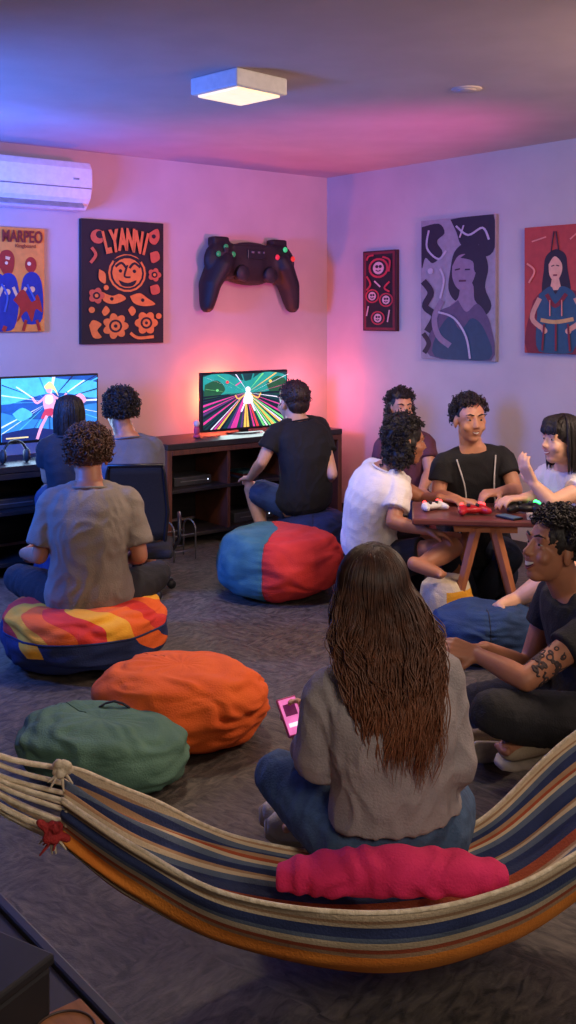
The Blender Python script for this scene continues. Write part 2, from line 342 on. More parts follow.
# ---------------------------------------------------------------- TVs
def tv(label,px0,px1,py0,py1,v,ztop,cols,polys,box,width=None):
    b=ul(px1,v); a=ul(px0,v) if width is None else b+width
    Wd=a-b; Y=W((a+b)/2,v).y; Hd=(py1-py0)*Y/F; zc=ZC-((py0+py1)/2-HY)*Y/F
    t=thing('television',label,'television',W((a+b)/2,v,ztop),AL); dz=zc-ztop
    MB().box((0,0,dz),(Wd,.035,Hd)).build('casing',BL,t,smooth=False,bevel=.004)
    s=art(t,'screen',[pmat(c,emit=1.0) for c in cols],polys,box,Wd-.02,Hd-.026,-.0185,1)
    s.location.z=dz+.003
    MB().box((0,.01,(dz-Hd/2)/2+.01),(.07,.03,dz-Hd/2+.03)).build('stand_neck',BL,t,smooth=False,bevel=.004)
    MB().loft([(V((0,0,0.0005)),V((.16,0,0)),V((0,.1,0))),(V((0,0,.012)),V((.15,0,0)),V((0,.09,0)))]).build('stand_base',BL,t,smooth=False)
    return t
cx,cy=242,396
cols=[(14,60,66),(30,150,140),(220,60,150),(120,230,130),(240,240,255),(250,200,90),(12,20,44),(230,60,70),(30,84,56),(90,50,120)]
pl=[(0,[(200,372),(286,372),(286,430),(200,430)]),(1,blob([(200,374),(220,370),(243,380),(262,371),(286,376),(284,388),(243,394),(202,390)])),(8,blob([(202,382),(214,378),(222,388),(212,396),(202,396)])),(8,blob([(264,384),(276,376),(286,382),(286,396),(270,394)]))]
rr_=random.Random(4)
per=[(200,394+36*i/12) for i in range(12)]+[(200+86*i/26,430) for i in range(26)]+[(286,430-38*i/12) for i in range(13)]
for i in range(len(per)-1):
    k=rr_.choice([2,3,6,6,0,4,5,7,9,2,3,6])
    f_=rr_.uniform(.5,1)
    pl.append((k,[(cx,cy-4),per[i],(per[i][0]+(per[i+1][0]-per[i][0])*f_,per[i][1]+(per[i+1][1]-per[i][1])*f_)]))
for a,b,c,d,k in ((200,374,240,392,4),(212,372,242,392,3),(286,374,244,393,4),(272,372,243,392,5),(230,372,242,390,4),(258,372,243,391,3),(286,384,246,394,2),(200,386,238,394,3),(236,372,242,390,1),(248,372,243,390,1)):
    pl.append((k,[(a,b),(a+1.6,b+.5),(c,d)]))
pl+=[(4,circ(243,389,2.6,ry=3.4)),(4,blob([(240,392),(246,392),(248,402),(243,404),(238,402)])),(4,band([(240,402),(236,412)],1.6)),(4,band([(246,402),(250,412)],1.6)),(5,band([(240,394),(233,398),(230,394)],1.2)),(5,band([(246,394),(253,398),(256,393)],1.2)),(7,circ(222,380,1.6)),(5,circ(266,381,1.6)),(3,circ(212,388,1.3)),(2,band([(230,384),(236,380)],1.2))]
CAB=.70
tv('television on the wide cabinet showing green and pink light beams',200,286,371,429,.25,CAB,cols,pl,(200,286,371,429))
cols2=[(24,84,160),(80,190,225),(225,240,255),(240,170,190),(24,40,96),(250,220,140),(50,136,200),(200,60,90)]
bx=(-2,97,375,441)
pl=[(0,[(-2,375),(97,375),(97,441),(-2,441)]),(1,blob([(-2,375),(30,372),(60,378),(97,383),(97,400),(50,392),(-2,402)])),(6,blob([(-2,410),(40,420),(97,406),(97,441),(50,436),(-2,441)]))]
for i in range(26):
    a=i*6.283/26+rr_.uniform(-.1,.1); r=80; w_=rr_.uniform(.01,.045); pl.append((rr_.choice([2,1,6,0,2,4]),[(46,402),(46+r*math.cos(a),402+r*.6*math.sin(a)),(46+r*math.cos(a+w_),402+r*.6*math.sin(a+w_))]))
pl+=[(4,blob([(-2,432),(30,428),(60,432),(97,426),(97,441),(50,441),(-2,441)])),(3,circ(45,388,3,ry=4)),(5,blob([(40,385),(46,380),(51,386),(55,396),(49,388),(42,388)])),(3,blob([(41,394),(49,393),(52,402),(48,412),(42,412),(39,402)])),(7,blob([(41,409),(49,409),(54,419),(46,416),(37,419)])),
    (3,band([(43,416),(37,428),(33,440)],3)),(3,band([(48,416),(55,424),(52,438)],3)),(3,band([(41,396),(33,402),(28,396)],2.2)),(3,band([(49,395),(58,400),(63,393)],2.2)),(2,band([(64,392),(82,380)],1.4)),(2,band([(28,396),(12,384)],1.2)),
    (2,blob([(42,395),(48,395),(49,401),(45,404),(41,401)])),(5,circ(66,404,1.6)),(5,band([(2,437),(24,437)],1.4)),(7,band([(70,437),(92,437)],1.4)),(3,blob([(70,398),(78,394),(84,402),(76,406)])),(1,blob([(8,412),(18,406),(28,414),(16,420)]))]
DSK=.66
tv('television on the left desk showing a bright blue game scene',-2,97,375,441,.26,DSK,cols2,pl,bx)
# ---------------------------------------------------------------- cabinet & desk
mk=mat('black_woodgrain',(40,34,35),(28,24,26),sc=6,stretch=(1,1,8),rough=.5,bump=.1); mbn=mat('brown_wood_edge',(104,58,42),(78,44,32),sc=8,stretch=(8,1,1),rough=.5)
def shelf_unit(label,u0,u1,v0,v1,h,cols,name,cat,edge):
    w=u1-u0; d=v1-v0
    t=thing(name,label,cat,W((u0+u1)/2,(v0+v1)/2,0),AL)
    MB().box((0,0,h-.02),(w,d,.04)).build('top',mk,t,smooth=False,bevel=.004)
    for s in (-1,1): MB().box((s*(w/2-.02),0,(h-.04)/2),(.04,d-.01,h-.041)).build('side_panel',edge,t,smooth=False,bevel=.003)
    MB().box((0,d/2-.012,(h-.04)/2+.05),(w-.082,.012,h-.16)).build('back_panel',mk,t,smooth=False)
    for z in (.08,.38): MB().box((0,0,z),(w-.084,d-.04,.025)).build('shelf',mk,t,smooth=False,bevel=.003)
    for k in range(1,cols): MB().box((-w/2+w*k/cols,0,h/2+.02),(.025,d-.05,h-.13)).build('divider',edge,t,smooth=False,bevel=.003)
    MB().box((0,-d/2+.012,h-.06),(w-.084,.018,.035)).build('front_rail',edge,t,smooth=False,bevel=.003)
    return t
shelf_unit('wide black and brown open cabinet carrying the right television',.28,1.81,.05,.5,CAB,3,'media_cabinet','cabinet',mbn)
shelf_unit('black open shelf desk carrying the left television',2.5,3.7,.05,.52,DSK,2,'gaming_desk','desk',mk)
def console(label,u,v,z,w=.3,d=.2,h=.06,rz=0):
    t=thing('game_console',label,'game console',W(u,v,z),AL+rz)
    MB().box((0,0,h/2),(w,d,h)).build('casing',mat('console_grey',(60,60,66),rough=.4),t,smooth=False,bevel=.006)
    MB().box((0,-d/2-.001,h*.5),(w*.7,.004,.006)).build('disc_slot',mat('slot_grey',(110,110,118)),t,smooth=False)
    MB().ball((w*.4,-d/2-.001,h*.5),(.005,.003,.005)).build('power_light',mat('led_white',(220,230,255),emit=2),t)
console('black game console on middle shelf of the wide cabinet',1.53,.28,.393)
console('black game console on the bottom shelf of the wide cabinet',1.03,.28,.093,.34,.24,.07)
console('black game console under the left television desk',2.82,.3,.393,.32,.22,.06)
t=thing('game_case_stack','short stack of game cases on middle cabinet shelf','game cases',W(1.05,.3,.393),AL)
for i,c in enumerate(((60,70,120),(90,30,40),(40,90,100))):
    MB().box((0.003*i,0,.009+i*.0165),(.14,.17,.015)).build('game_case',pmat(c),t,smooth=False,bevel=.002)
t=thing('figurine','tiny pink and white figurine beside the right television','figurine',W(1.45,.3,CAB),AL)
MB().ball((0,0,.05),(.022,.018,.035)).ball((0,0,.012),(.026,.022,.012)).build('torso',pmat((200,70,110)),t); MB().ball((0,0,.1),(.022,.022,.024)).build('head',pmat((235,210,205)),t)
def gamepad(label,loc,rz,c,led,k=1.0):
    t=thing('game_controller',label,'game controller',loc,rz); t.scale=(k,k,k)
    mb=MB(); mb.ball((0,0,.024),(.055,.034,.02)); mb.tube([(-.045,0,.024),(-.065,-.045,.02)],[.026,.015]); mb.tube([(.045,0,.024),(.065,-.045,.02)],[.026,.015])
    mb.remesh('shell',c,t,vox=.005,it=3,world=False)
    for s in (-1,1): MB().tube([(s*.022,-.012,.036),(s*.022,-.012,.052)],[.008,.01],n=12,rnd=False).build('thumbstick',GY,t)
    lm=mat('led_%s'%led,{'green':(60,255,120),'red':(255,60,60)}[led],emit=5)
    for p in ((.045,.012,.046),(.056,.0,.044),(-.048,.006,.046)): MB().ball(p,.010).build('button_light',lm,t)
    return t
gamepad('black game controller on left desk beside the television',W(3.05,.42,DSK),AL+.3,BL,'green')
t=thing('headset','black headset resting on the left desk','headset',W(2.82,.4,DSK),AL)
MB().tube([V((.075*math.cos(a),0,.05+.085*math.sin(a))) for a in [math.pi*i/12 for i in range(13)]],.008).build('headband',BL,t)
for s in (-1,1): MB().ball((s*.075,0,.045),(.02,.035,.045)).build('ear_cup',GY,t)
t=thing('wire_rack','small grey wire floor rack at left end of the wide cabinet','rack',P(179,545,6.52)*1.0,AL); t.location.z=0
mmt=mat('grey_metal',(120,118,124),rough=.35,metal=.8)
for s in (-1,1): MB().tube([(s*.08,-.07,.0)]+[V((s*.08,-.07*math.cos(math.pi*i/10),.18+.06*math.sin(math.pi*i/10))) for i in range(11)]+[(s*.08,.07,.0)],.006,n=8).build('wire_hoop',mmt,t)
for z in (.06,.16): 
    for y in (-.07,.07): MB().tube([(-.08,y,z),(.08,y,z)],.005,n=8).build('cross_wire',mmt,t)
# ---------------------------------------------------------------- bean bags
def pouf(label,cx,cy,rx,ry,h,mats,pick,rz=0,seams=(),seed=0,sag=0,tx=0,e=.62,wr=.012,cat='bean bag',name='bean_bag',handle=None,pip=None,rad=1.0,z=0,twist=0,ctop=1.0):
    t=thing(name,label,cat,(cx,cy,z),rz); N=144; M_=64
    def S(th,ph,off=0):
        ph=ph-twist*(1.5-th)+twist*.25*math.sin(th*4+ph*2)
        d=V((math.sin(th)*math.cos(ph),math.sin(th)*math.sin(ph),math.cos(th)))
        r=abs(math.sin(th))**e; zz=math.copysign(abs(math.cos(th))**.85,math.cos(th))
        k=1+.06*noise.noise(d*1.4+V((seed,0,0)))
        x,y,z_=rx*r*math.cos(ph)*k,ry*r*math.sin(ph)*k,h/2+h/2*zz*(1+.16*noise.noise(d*1.6+V((0,seed,0))))
        z_-=sag*math.exp(-((x/rx)**2+(y/ry)**2)*3.2)*(zz>0)*min(1,zz*2)
        wv=noise.noise(d*2.2+V((seed*2,1,0)))
        w=wr*(1.1*noise.noise(V((d.x*2.2,d.y*2.2,d.z*3.2))+V((wv*1.5,seed,wv)))+.25*noise.noise(d*5+V((seed,wv*2,0))))
        msk=max(0,noise.noise(d*1.7+V((seed*5,3,1)))+.25)
        w+=wr*rad*msk*(.5*math.sin(ph*9+7*wv+2*th)*math.exp(-((th-1.2)/.45)**2)+.3*math.sin(ph*15+8*wv)*math.exp(-((th-.35)/.3)**2))
        for s in seams:
            a=(ph-s+math.pi)%(2*math.pi)-math.pi; u=a*min(rx,ry)*abs(math.sin(th))
            w-=.006*math.exp(-(u/.012)**2)
            w+=.0025*math.sin(th*34+seed)*math.exp(-(u/.04)**2)
        if pip: w-=.007*math.exp(-((th-1.5)/.03)**2)
        p=V((x,y,z_))+V((d.x,d.y,d.z*.8))*(w+off)
        p.z+=tx*p.x
        if p.z<.004: p.z=.004
        return p
    vs=[]
    for i in range(M_+1):
        for j in range(N): vs.append(S(math.pi*i/M_ if 0<i<M_ else (1e-3 if i==0 else math.pi-1e-3),2*math.pi*j/N))
    fs=[];mi=[]
    for i in range(M_):
        for j in range(N):
            a=i*N+j;b=i*N+(j+1)%N; fs.append((a,a+N,b+N,b)); mi.append(pick(math.pi*(i+.5)/M_,2*math.pi*(j+.5)/N,(vs[a]+vs[b+N])/2))
    mb=MB(); mb.v=vs; mb.f=fs+[tuple(range(N-1,-1,-1)),tuple(range(M_*N,M_*N+N))]; mb.m=mi+[mi[0],mi[-1]]
    mb.build('cover',mats,t)
    for s in seams:
        MB().tube([S(math.pi*(.05+.8*i/40),s,.001) for i in range(41)],.0018,n=6).build('seam',mats[-1],t)
    if pip: MB().tube([S(1.5,2*math.pi*i/80,.003) for i in range(81)],.005,n=6).build('piping',mats[-1],t)
    if handle is not None:
        p=S(*handle); d=V((1,.2,0)).normalized()
        MB().tube([p-d*.05,p-d*.03+V((0,0,.012)),p+V((0,0,.02)),p+d*.03+V((0,0,.012)),p+d*.05],.007,n=8,flat=.5).build('carry_handle',seamd,t)
    return t
seamd=fab('dark_seam',(36,34,44))
navy=fab('navy_canvas',(32,48,96),(24,36,76)); org=fab('orange_canvas',(236,104,34),(226,94,30)); red=fab('red_canvas',(216,56,46),(198,44,38)); yel=fab('yellow_canvas',(242,178,50),(228,156,38))
teal=fab('teal_canvas',(66,120,126),(50,102,110)); grn=fab('green_canvas',(90,126,106),(78,112,94)); drk=fab('dark_navy_canvas',(30,38,60),(22,28,46)); crm=fab('cream_canvas',(222,208,178),(206,190,160)); mrn=fab('maroon_canvas',(120,34,40))
WDG=[(.0,1),(.5,2),(1.05,3),(1.4,1),(1.9,2),(2.35,0),(2.6,1),(3.1,3),(3.75,2),(4.2,1),(4.6,3),(5.0,2),(5.45,1),(5.85,3)]
def pk(th,ph,c):
    if th>1.52: return 1 if (5.45<ph<5.85 and th<1.9) else (2 if (3.75<ph<4.0 and th<1.8) else 0)
    if th>1.36 and 2.35<ph<3.3: return 0
    k=1
    for s,c_ in WDG:
        if ph>=s: k=c_
    return k
pouf('round bean bag with orange, yellow, red swirls and navy underside',P(84,600,4.62).x,4.62,.375,.36,.31,[navy,org,yel,red,navy],pk,rz=.2,seams=[],seed=3,sag=.07,pip=True,wr=.018,twist=.55)
pouf('large plump bean bag half teal and half bright red',P(279,600,5.72).x,5.72,.35,.34,.37,[teal,red,fab('rust_seam',(150,60,50))],lambda th,ph,c:(1 if (ph<math.pi/2+.2 or ph>2*math.pi-math.pi/2-.25) else 0),rz=.0,seams=[math.pi/2+.2,-math.pi/2-.25],seed=8,wr=.014,rad=.7,e=.5)
pouf('plain orange bean bag beside the green one',P(182,700,3.77).x,3.77,.325,.28,.27,[org,fab('orange_seam',(200,84,32))],lambda a,b,c:0,rz=.15,seams=[2.2],seed=14,wr=.02,tx=-.04,e=.62,rad=.8)
pouf('sage green bean bag with dark carry handle on top',P(103,750,3.44).x,3.44,.30,.225,.205,[grn,fab('green_seam',(58,88,72))],lambda a,b,c:0,rz=-.25,seams=[2.6],seed=21,wr=.016,tx=-.06,handle=(.3,1.6),e=.64,rad=.7)
pouf('dark navy pouf under the man facing the right television',P(313,530,6.6).x,6.6,.235,.23,.3,[navy,seamd],lambda a,b,c:0,seams=[.4,2.4,-1.6],seed=31,wr=.008,e=.45,name='floor_pouf',cat='pouf')
pouf('blue rounded floor pouf in front of the wooden table',P(484,640,4.64).x,4.64,.25,.2,.24,[fab('blue_canvas',(36,66,112),(28,52,92)),seamd],lambda a,b,c:0,seams=[.4,-1.6],seed=41,wr=.012,e=.5,name='floor_pouf',cat='pouf')
pouf('dark pouf under the seated person in white tee',.50,5.45,.22,.24,.27,[drk,seamd],lambda a,b,c:0,seams=[.4,2.4],seed=51,wr=.008,e=.5,name='floor_pouf',cat='pouf')
pouf('small pouf with yellow side and cream top near the table leg',P(446,590,4.98).x,4.98,.13,.13,.28,[yel,crm,yel],lambda a,b,c:(1 if a<.9 or c.x<-.015 else 0),seed=61,wr=.004,e=.36,name='floor_pouf',cat='pouf')
pouf('dark blue pouf under the dark haired person at left television',P(70,500,5.82).x,5.82,.2,.2,.3,[navy,seamd],lambda a,b,c:0,seed=71,wr=.006,e=.45,name='floor_pouf',cat='pouf')
pouf('dark pouf behind the table under the smiling man',P(480,560,5.6).x,5.68,.22,.2,.24,[drk,seamd],lambda a,b,c:0,seed=81,wr=.006,e=.45,name='floor_pouf',cat='pouf')
pouf('dark pouf under the woman with fringe at right edge',P(590,560,5.1).x,5.12,.2,.2,.26,[drk,seamd],lambda a,b,c:0,seed=91,wr=.006,e=.45,name='floor_pouf',cat='pouf')
pouf('maroon pouf under the farthest seated person by the corner',P(405,500,6.2).x,6.2,.2,.2,.34,[mrn,seamd],lambda a,b,c:0,seed=95,wr=.006,e=.45,name='floor_pouf',cat='pouf')
# ---------------------------------------------------------------- table right
TZ=.58; TL=V((.965,5.06,0)); TR=-.12
wood=mat('warm_table_wood',(200,128,84),(164,100,64),sc=5,stretch=(1,9,1),rough=.45,bump=.08)
t=thing('wooden_table','low wooden table with splayed legs between seated friends','table',TL,TR)
MB().box((0,0,TZ-.015),(.70,.46,.03)).build('tabletop',mat('dark_table_top',(120,66,58),(92,48,46),sc=5,stretch=(1,9,1),rough=.3),t,smooth=False,bevel=.008)
MB().box((0,0,TZ-.05),(.3,.34,.04)).build('apron',wood,t,smooth=False,bevel=.003)
for sx in (-1,1):
    for sy in (-1,1):
        a=V((sx*.045,sy*.17,TZ-.05)); b=V((sx*.18,sy*.2,0)); w_=V((.026,0,0)); y_=V((0,.014,0))
        MB().loft([(a,w_,y_),(b,w_*.8,y_)],n=4).build('leg',wood,t,smooth=False)
def tp(x,y): return TL+Matrix.Rotation(TR,3,'Z')@V((x,y,TZ+.0005))
redp=mat('red_plastic',(190,30,40),rough=.35)
gamepad('red game controller lying on the wooden table',tp(-.06,-.09),.2,redp,'red',1.05)
gamepad('black game controller with green lights at the right of the table',tp(.20,-.02),-.2,BL,'green',1.15)
gamepad('white game controller near left end of the wooden table',tp(-.25,.0),.5,WH,'red',.9)
t=thing('phone','black phone lying flat at the right end of the table','phone',tp(.11,-.16),.6)
MB().box((0,0,.005),(.065,.12,.009)).build('casing',BL,t,smooth=False,bevel=.003)
MB().box((0,0,.0102),(.058,.11,.001)).build('screen',mat('dim_screen',(70,90,110),emit=.4),t,smooth=False)
t=thing('notebook','small pale notebook lying at the near edge of the table','notebook',tp(.26,-.16),-.2)
MB().box((0,0,.008),(.13,.09,.014)).build('pages',mat('paper',(220,210,200)),t,smooth=False); MB().box((0,0,.017),(.135,.095,.003)).build('cover',mat('pale_cover',(200,184,172)),t,smooth=False)
# ---------------------------------------------------------------- office chair
t=thing('office_chair','black mesh back office chair behind the man on the bean bag','chair',(P(137,505,5.72).x,5.72,0),.12)
mesh_m=mat('black_chair_mesh',(24,24,27),(10,10,12),sc=220,rough=.85)
MB().box((0,.0,.25),(.40,.40,.05)).build('seat',fab('chair_seat_black',(26,26,30)),t,smooth=False,bevel=.022,seg=4)
rg=[]
mb=MB()
for i in range(9):
    z=.34+.41*i/8; w=.165-.025*abs(i-3)/5; y=-.23-.05*(i/8)**2
    rg.append((V((0,y,z)),V((w,0,0)),V((0,.006,0))))
mb.loft(rg,n=28,e=.5); mb.build('backrest',mesh_m,t)
fr_=[]
for sx in (-1,1): fr_.append([V((sx*(.17-.025*abs(i-3)/5),-.23-.05*(i/8)**2,.34+.41*i/8)) for i in range(9)])
MB().tube(fr_[0]+fr_[1][::-1],.011,n=8).build('back_frame',BL,t)
MB().tube([(0,-.19,.25),(0,-.245,.3),(0,-.25,.42)],.016,n=8).build('back_support',BL,t)
MB().tube([(0,0,.23),(0,0,.07)],.028,n=16,rnd=False).build('gas_column',BL,t)
for k in range(5):
    a=k*2*math.pi/5+.3; e_=V((.2*math.cos(a),.2*math.sin(a),.05))
    l=MB().tube([(0,0,.085),e_],[.02,.013],n=8).build('leg',BL,t)
    MB().tube([e_+V((-.012*math.sin(a),.012*math.cos(a),-.024)),e_+V((.012*math.sin(a),-.012*math.cos(a),-.024))],.024,n=14,rnd=False).build('caster',GY,l)
for s in (-1,1): MB().tube([(s*.20,-.05,.25),(s*.235,-.05,.3),(s*.235,-.05,.41),(s*.235,.1,.42)],.011,n=8).build('armrest',BL,t)
# ---------------------------------------------------------------- hammock
near=[P(62,800,2.25),P(140,851,2.13),P(235,897,2.05),P(380,914,2.02),P(500,892,2.08),P(590,846,2.2),P(735,750,2.45),P(860,650,2.56)]
bell=[P(62,842,2.27),P(130,892,2.19),P(230,944,2.15),P(380,972,2.14),P(500,946,2.2),P(590,890,2.33),P(735,772,2.5),P(862,660,2.58)]
bot=[P(62,830,2.30),V((-.35,2.3,.26)),V((-.1,2.36,.14)),V((.2,2.42,.085)),V((.52,2.45,.12)),V((.76,2.5,.25)),V((1.1,2.58,.50)),V((1.46,2.6,.71))]
far2=[P(64,795,2.33),V((-.34,2.42,.30)),V((-.1,2.52,.17)),V((.2,2.58,.11)),V((.52,2.62,.15)),V((.77,2.66,.30)),V((1.1,2.66,.54)),V((1.46,2.62,.73))]
farr=[P(64,768,2.35),P(150,802,2.48),P(250,840,2.58),P(380,856,2.64),P(478,822,2.68),P(580,730,2.74),P(735,650,2.74),P(860,600,2.66)]
NS,NT=140,140
grid=[]
for i in range(NS+1):
    s=i/NS; cs=[cr(c,s) for c in (near,bell,bot,far2,farr)]
    g=math.sin(math.pi*s)
    row=[]
    for j in range(NT+1):
        tt=j/NT; p=cr(cs,tt)
        amp=.010*(1-g)**1.3+.003
        d=V((0,-1,.4)) if tt<.5 else V((0,-.3,1))
        p=p+d*amp*math.sin(tt*2*math.pi*11+3.5*noise.noise(V((tt*6,s*5,0))))
        row.append(p)
    grid.append(row)
hc=[fab('hammock_cream',(214,194,162),(198,178,146)),fab('hammock_navy',(44,58,102),(34,46,86)),fab('hammock_rust',(176,84,50),(156,70,40)),fab('hammock_gold',(234,142,50),(218,124,40)),fab('hammock_slate',(98,112,134),(82,96,118)),fab('hammock_tan',(178,142,108),(160,124,92))]
seq=[0,0,5,0,1,1,4,0,2,5,3,3,3,3,3,2,5,0,1,1,4,0,2,1,1,0,5,3,3,2,0,1,1,1,4,0,5,2,2,1,1,1,1,4,0,5,1,1,1,4,0,2,5,1,1,4,0,5,0,0]
mb=MB(); mb.v=[p for r in grid for p in r]
for i in range(NS):
    for j in range(NT):
        a=i*(NT+1)+j; mb.f.append((a,a+1,a+NT+2,a+NT+1)); mb.m.append(seq[int((j+.5)/NT*len(seq))])
t=thing('hammock','striped navy, cream and orange woven hammock in the foreground','hammock',(.2,2.4,0))
o=mb.build('cloth',hc,t,world=True)
so=o.modifiers.new('thick','SOLIDIFY'); so.thickness=.004; so.offset=0
rope=mat('cream_cotton_rope',(226,212,186),(196,180,150),sc=60,bump=.4,bsc=120)
for c in (0,NT):
    MB().tube([grid[i][c]+V((0,0,.002)) for i in range(NS+1)],.005,n=8).build('edge_cord',rope,t,world=True)
ringL=P(-150,690,2.22); ringR=V((1.95,2.62,1.12))
for side,ring in ((0,ringL),(NS,ringR)):
    for k in range(16):
        j=int(NT*k/15); a=grid[side][j]; 
        mid=a.lerp(ring,.5)+V((0,random.uniform(-.01,.01),-.02+random.uniform(-.008,.008)))
        pts=[grid[side+(2 if side==0 else -2)][j],a,a.lerp(mid,.5)+V((0,0,-.012)),mid,ring]
        MB().tube([cr(pts,i/12) for i in range(13)],.0055,n=6).build('gather_cord',rope,t,world=True)
MB().tube([ringL,V((-2.2,2.2,1.6)),V((-2.7,2.2,HC))],.012,n=8).build('hanging_rope',rope,t,world=True)
MB().tube([ringR,V((2.5,2.62,1.8)),V((2.9,2.62,HC))],.012,n=8).build('hanging_rope',rope,t,world=True)
redc=mat('red_cotton_knot',(176,44,44),(150,34,36),sc=60,bump=.6)
for (a,b,d,c) in ((62,768,2.3,rope),(54,832,2.21,redc)):
    kn=MB(); p=P(a,b,d)
    for k in range(8): kn.ball(p+V((random.uniform(-.014,.014),random.uniform(-.010,.010),random.uniform(-.014,.014))),.010)
    if c is redc: kn.tube([p+V((-.03,0,.02)),p+V((-.01,-.004,.004)),p+V((.028,0,-.014))],.008)
    kn.remesh('knot',c,t,vox=.0035,it=1,fold=.002,freq=120)
    for k in range(9 if c is redc else 5):
        e_=p+V((random.uniform(-.035,.035),random.uniform(-.02,.01),-.034+random.uniform(-.012,.02)))
        MB().tube([p,p.lerp(e_,.5)+V((random.uniform(-.006,.006),0,0)),e_],[.005,.004,.002],n=5).build('tassel_strand',(redc if k%2==0 else rope) if c is redc else rope,t,world=True)
# pink cushion
t=thing('pink_cushion','gathered magenta pink cushion in hammock behind the woman','cushion',P(390,900,2.3))
mb=MB(); rr=[]
for i in range(33):
    s=i/32; p=P(277+230*s,877-6*math.sin(math.pi*s),2.27-.04*math.sin(math.pi*s)); k=(math.sin(math.pi*min(1,max(0,s*.94+.03))))**.28
    rr.append((p,V((0,.05*k,.012*k)),V((0,-.014*k,.046*k))))
mb.loft(rr,n=28,e=.8)
o=mb.remesh('cover',fab('magenta_fabric',(226,46,108),(202,34,90)),t,vox=.005,it=3)
for v in o.data.vertices:
    n=v.normal; a=v.co.x*105+5*noise.noise(V((v.co.x*9,v.co.y*9,v.co.z*14))); v.co+=n*(.003*math.sin(a)+.006*noise.noise(v.co*20))
# ---------------------------------------------------------------- people
def skinmat(n,c): 
    m=mat('skin_'+n,c,tuple(int(x*.93) for x in c),sc=14,bump=.05,bsc=200,rough=.5)
    b=m.node_tree.nodes['Principled BSDF']; b.inputs['Subsurface Weight'].default_value=.12; b.inputs['Subsurface Radius'].default_value=(.02,.008,.004); return m
def hairmat(n,c): return mat('hair_'+n,c,tuple(int(x*.6) for x in c),sc=60,bump=.8,bsc=90,rough=.55,stretch=(1,1,.25))
def orth(f,u=V((0,0,1))):
    f=f.normalized(); r=f.cross(u).normalized(); return r,f,r.cross(f).normalized()
def hand(mb,w,d,n,thumb,curl=.5,k=1.0):
    d=d.normalized(); n=(n-d*n.dot(d)).normalized(); t=d.cross(n).normalized()*thumb
    for i,(o,l) in enumerate(((.028,.088),(.010,.092),(-.009,.088),(-.027,.08))):
        kn=w+d*l*k+t*o*k
        mb.tube([w+t*o*.55*k,kn],[.015*k,.0125*k],n=8)
        fl=(.070,.078,.072,.056)[i]*k; c=curl*(1+.12*i); p=kn; a=.15+c*.4; r=.0098*k
        pts=[p];rd=[r]
        for sg,(ln,da) in enumerate(((.45,c*.7),(.32,c*.8),(.23,c*.6))):
            dd=d*math.cos(a)+n*math.sin(a)+t*(o*.9); p=p+dd.normalized()*fl*ln; pts.append(p); rd.append(r*(.92-.09*sg)); a+=da
        mb.tube(pts,rd,n=8)
    b=w+d*.022*k+t*.024*k; m_=b+(d*.55+t*.75+n*.25).normalized()*.042*k; e_=m_+(d*.9+t*.25+n*(.25+curl*.4)).normalized()*.032*k
    mb.tube([b,m_,e_],[.016*k,.0115*k,.0095*k],n=8)
def ellf(mb,hc,fr,c,r,k=1,**kw):
    a,f,u=fr; mb.ball(hc+(a*c[0]+f*c[1]+u*c[2])*k,(r[0]*k,r[1]*k,r[2]*k),fr,**kw)
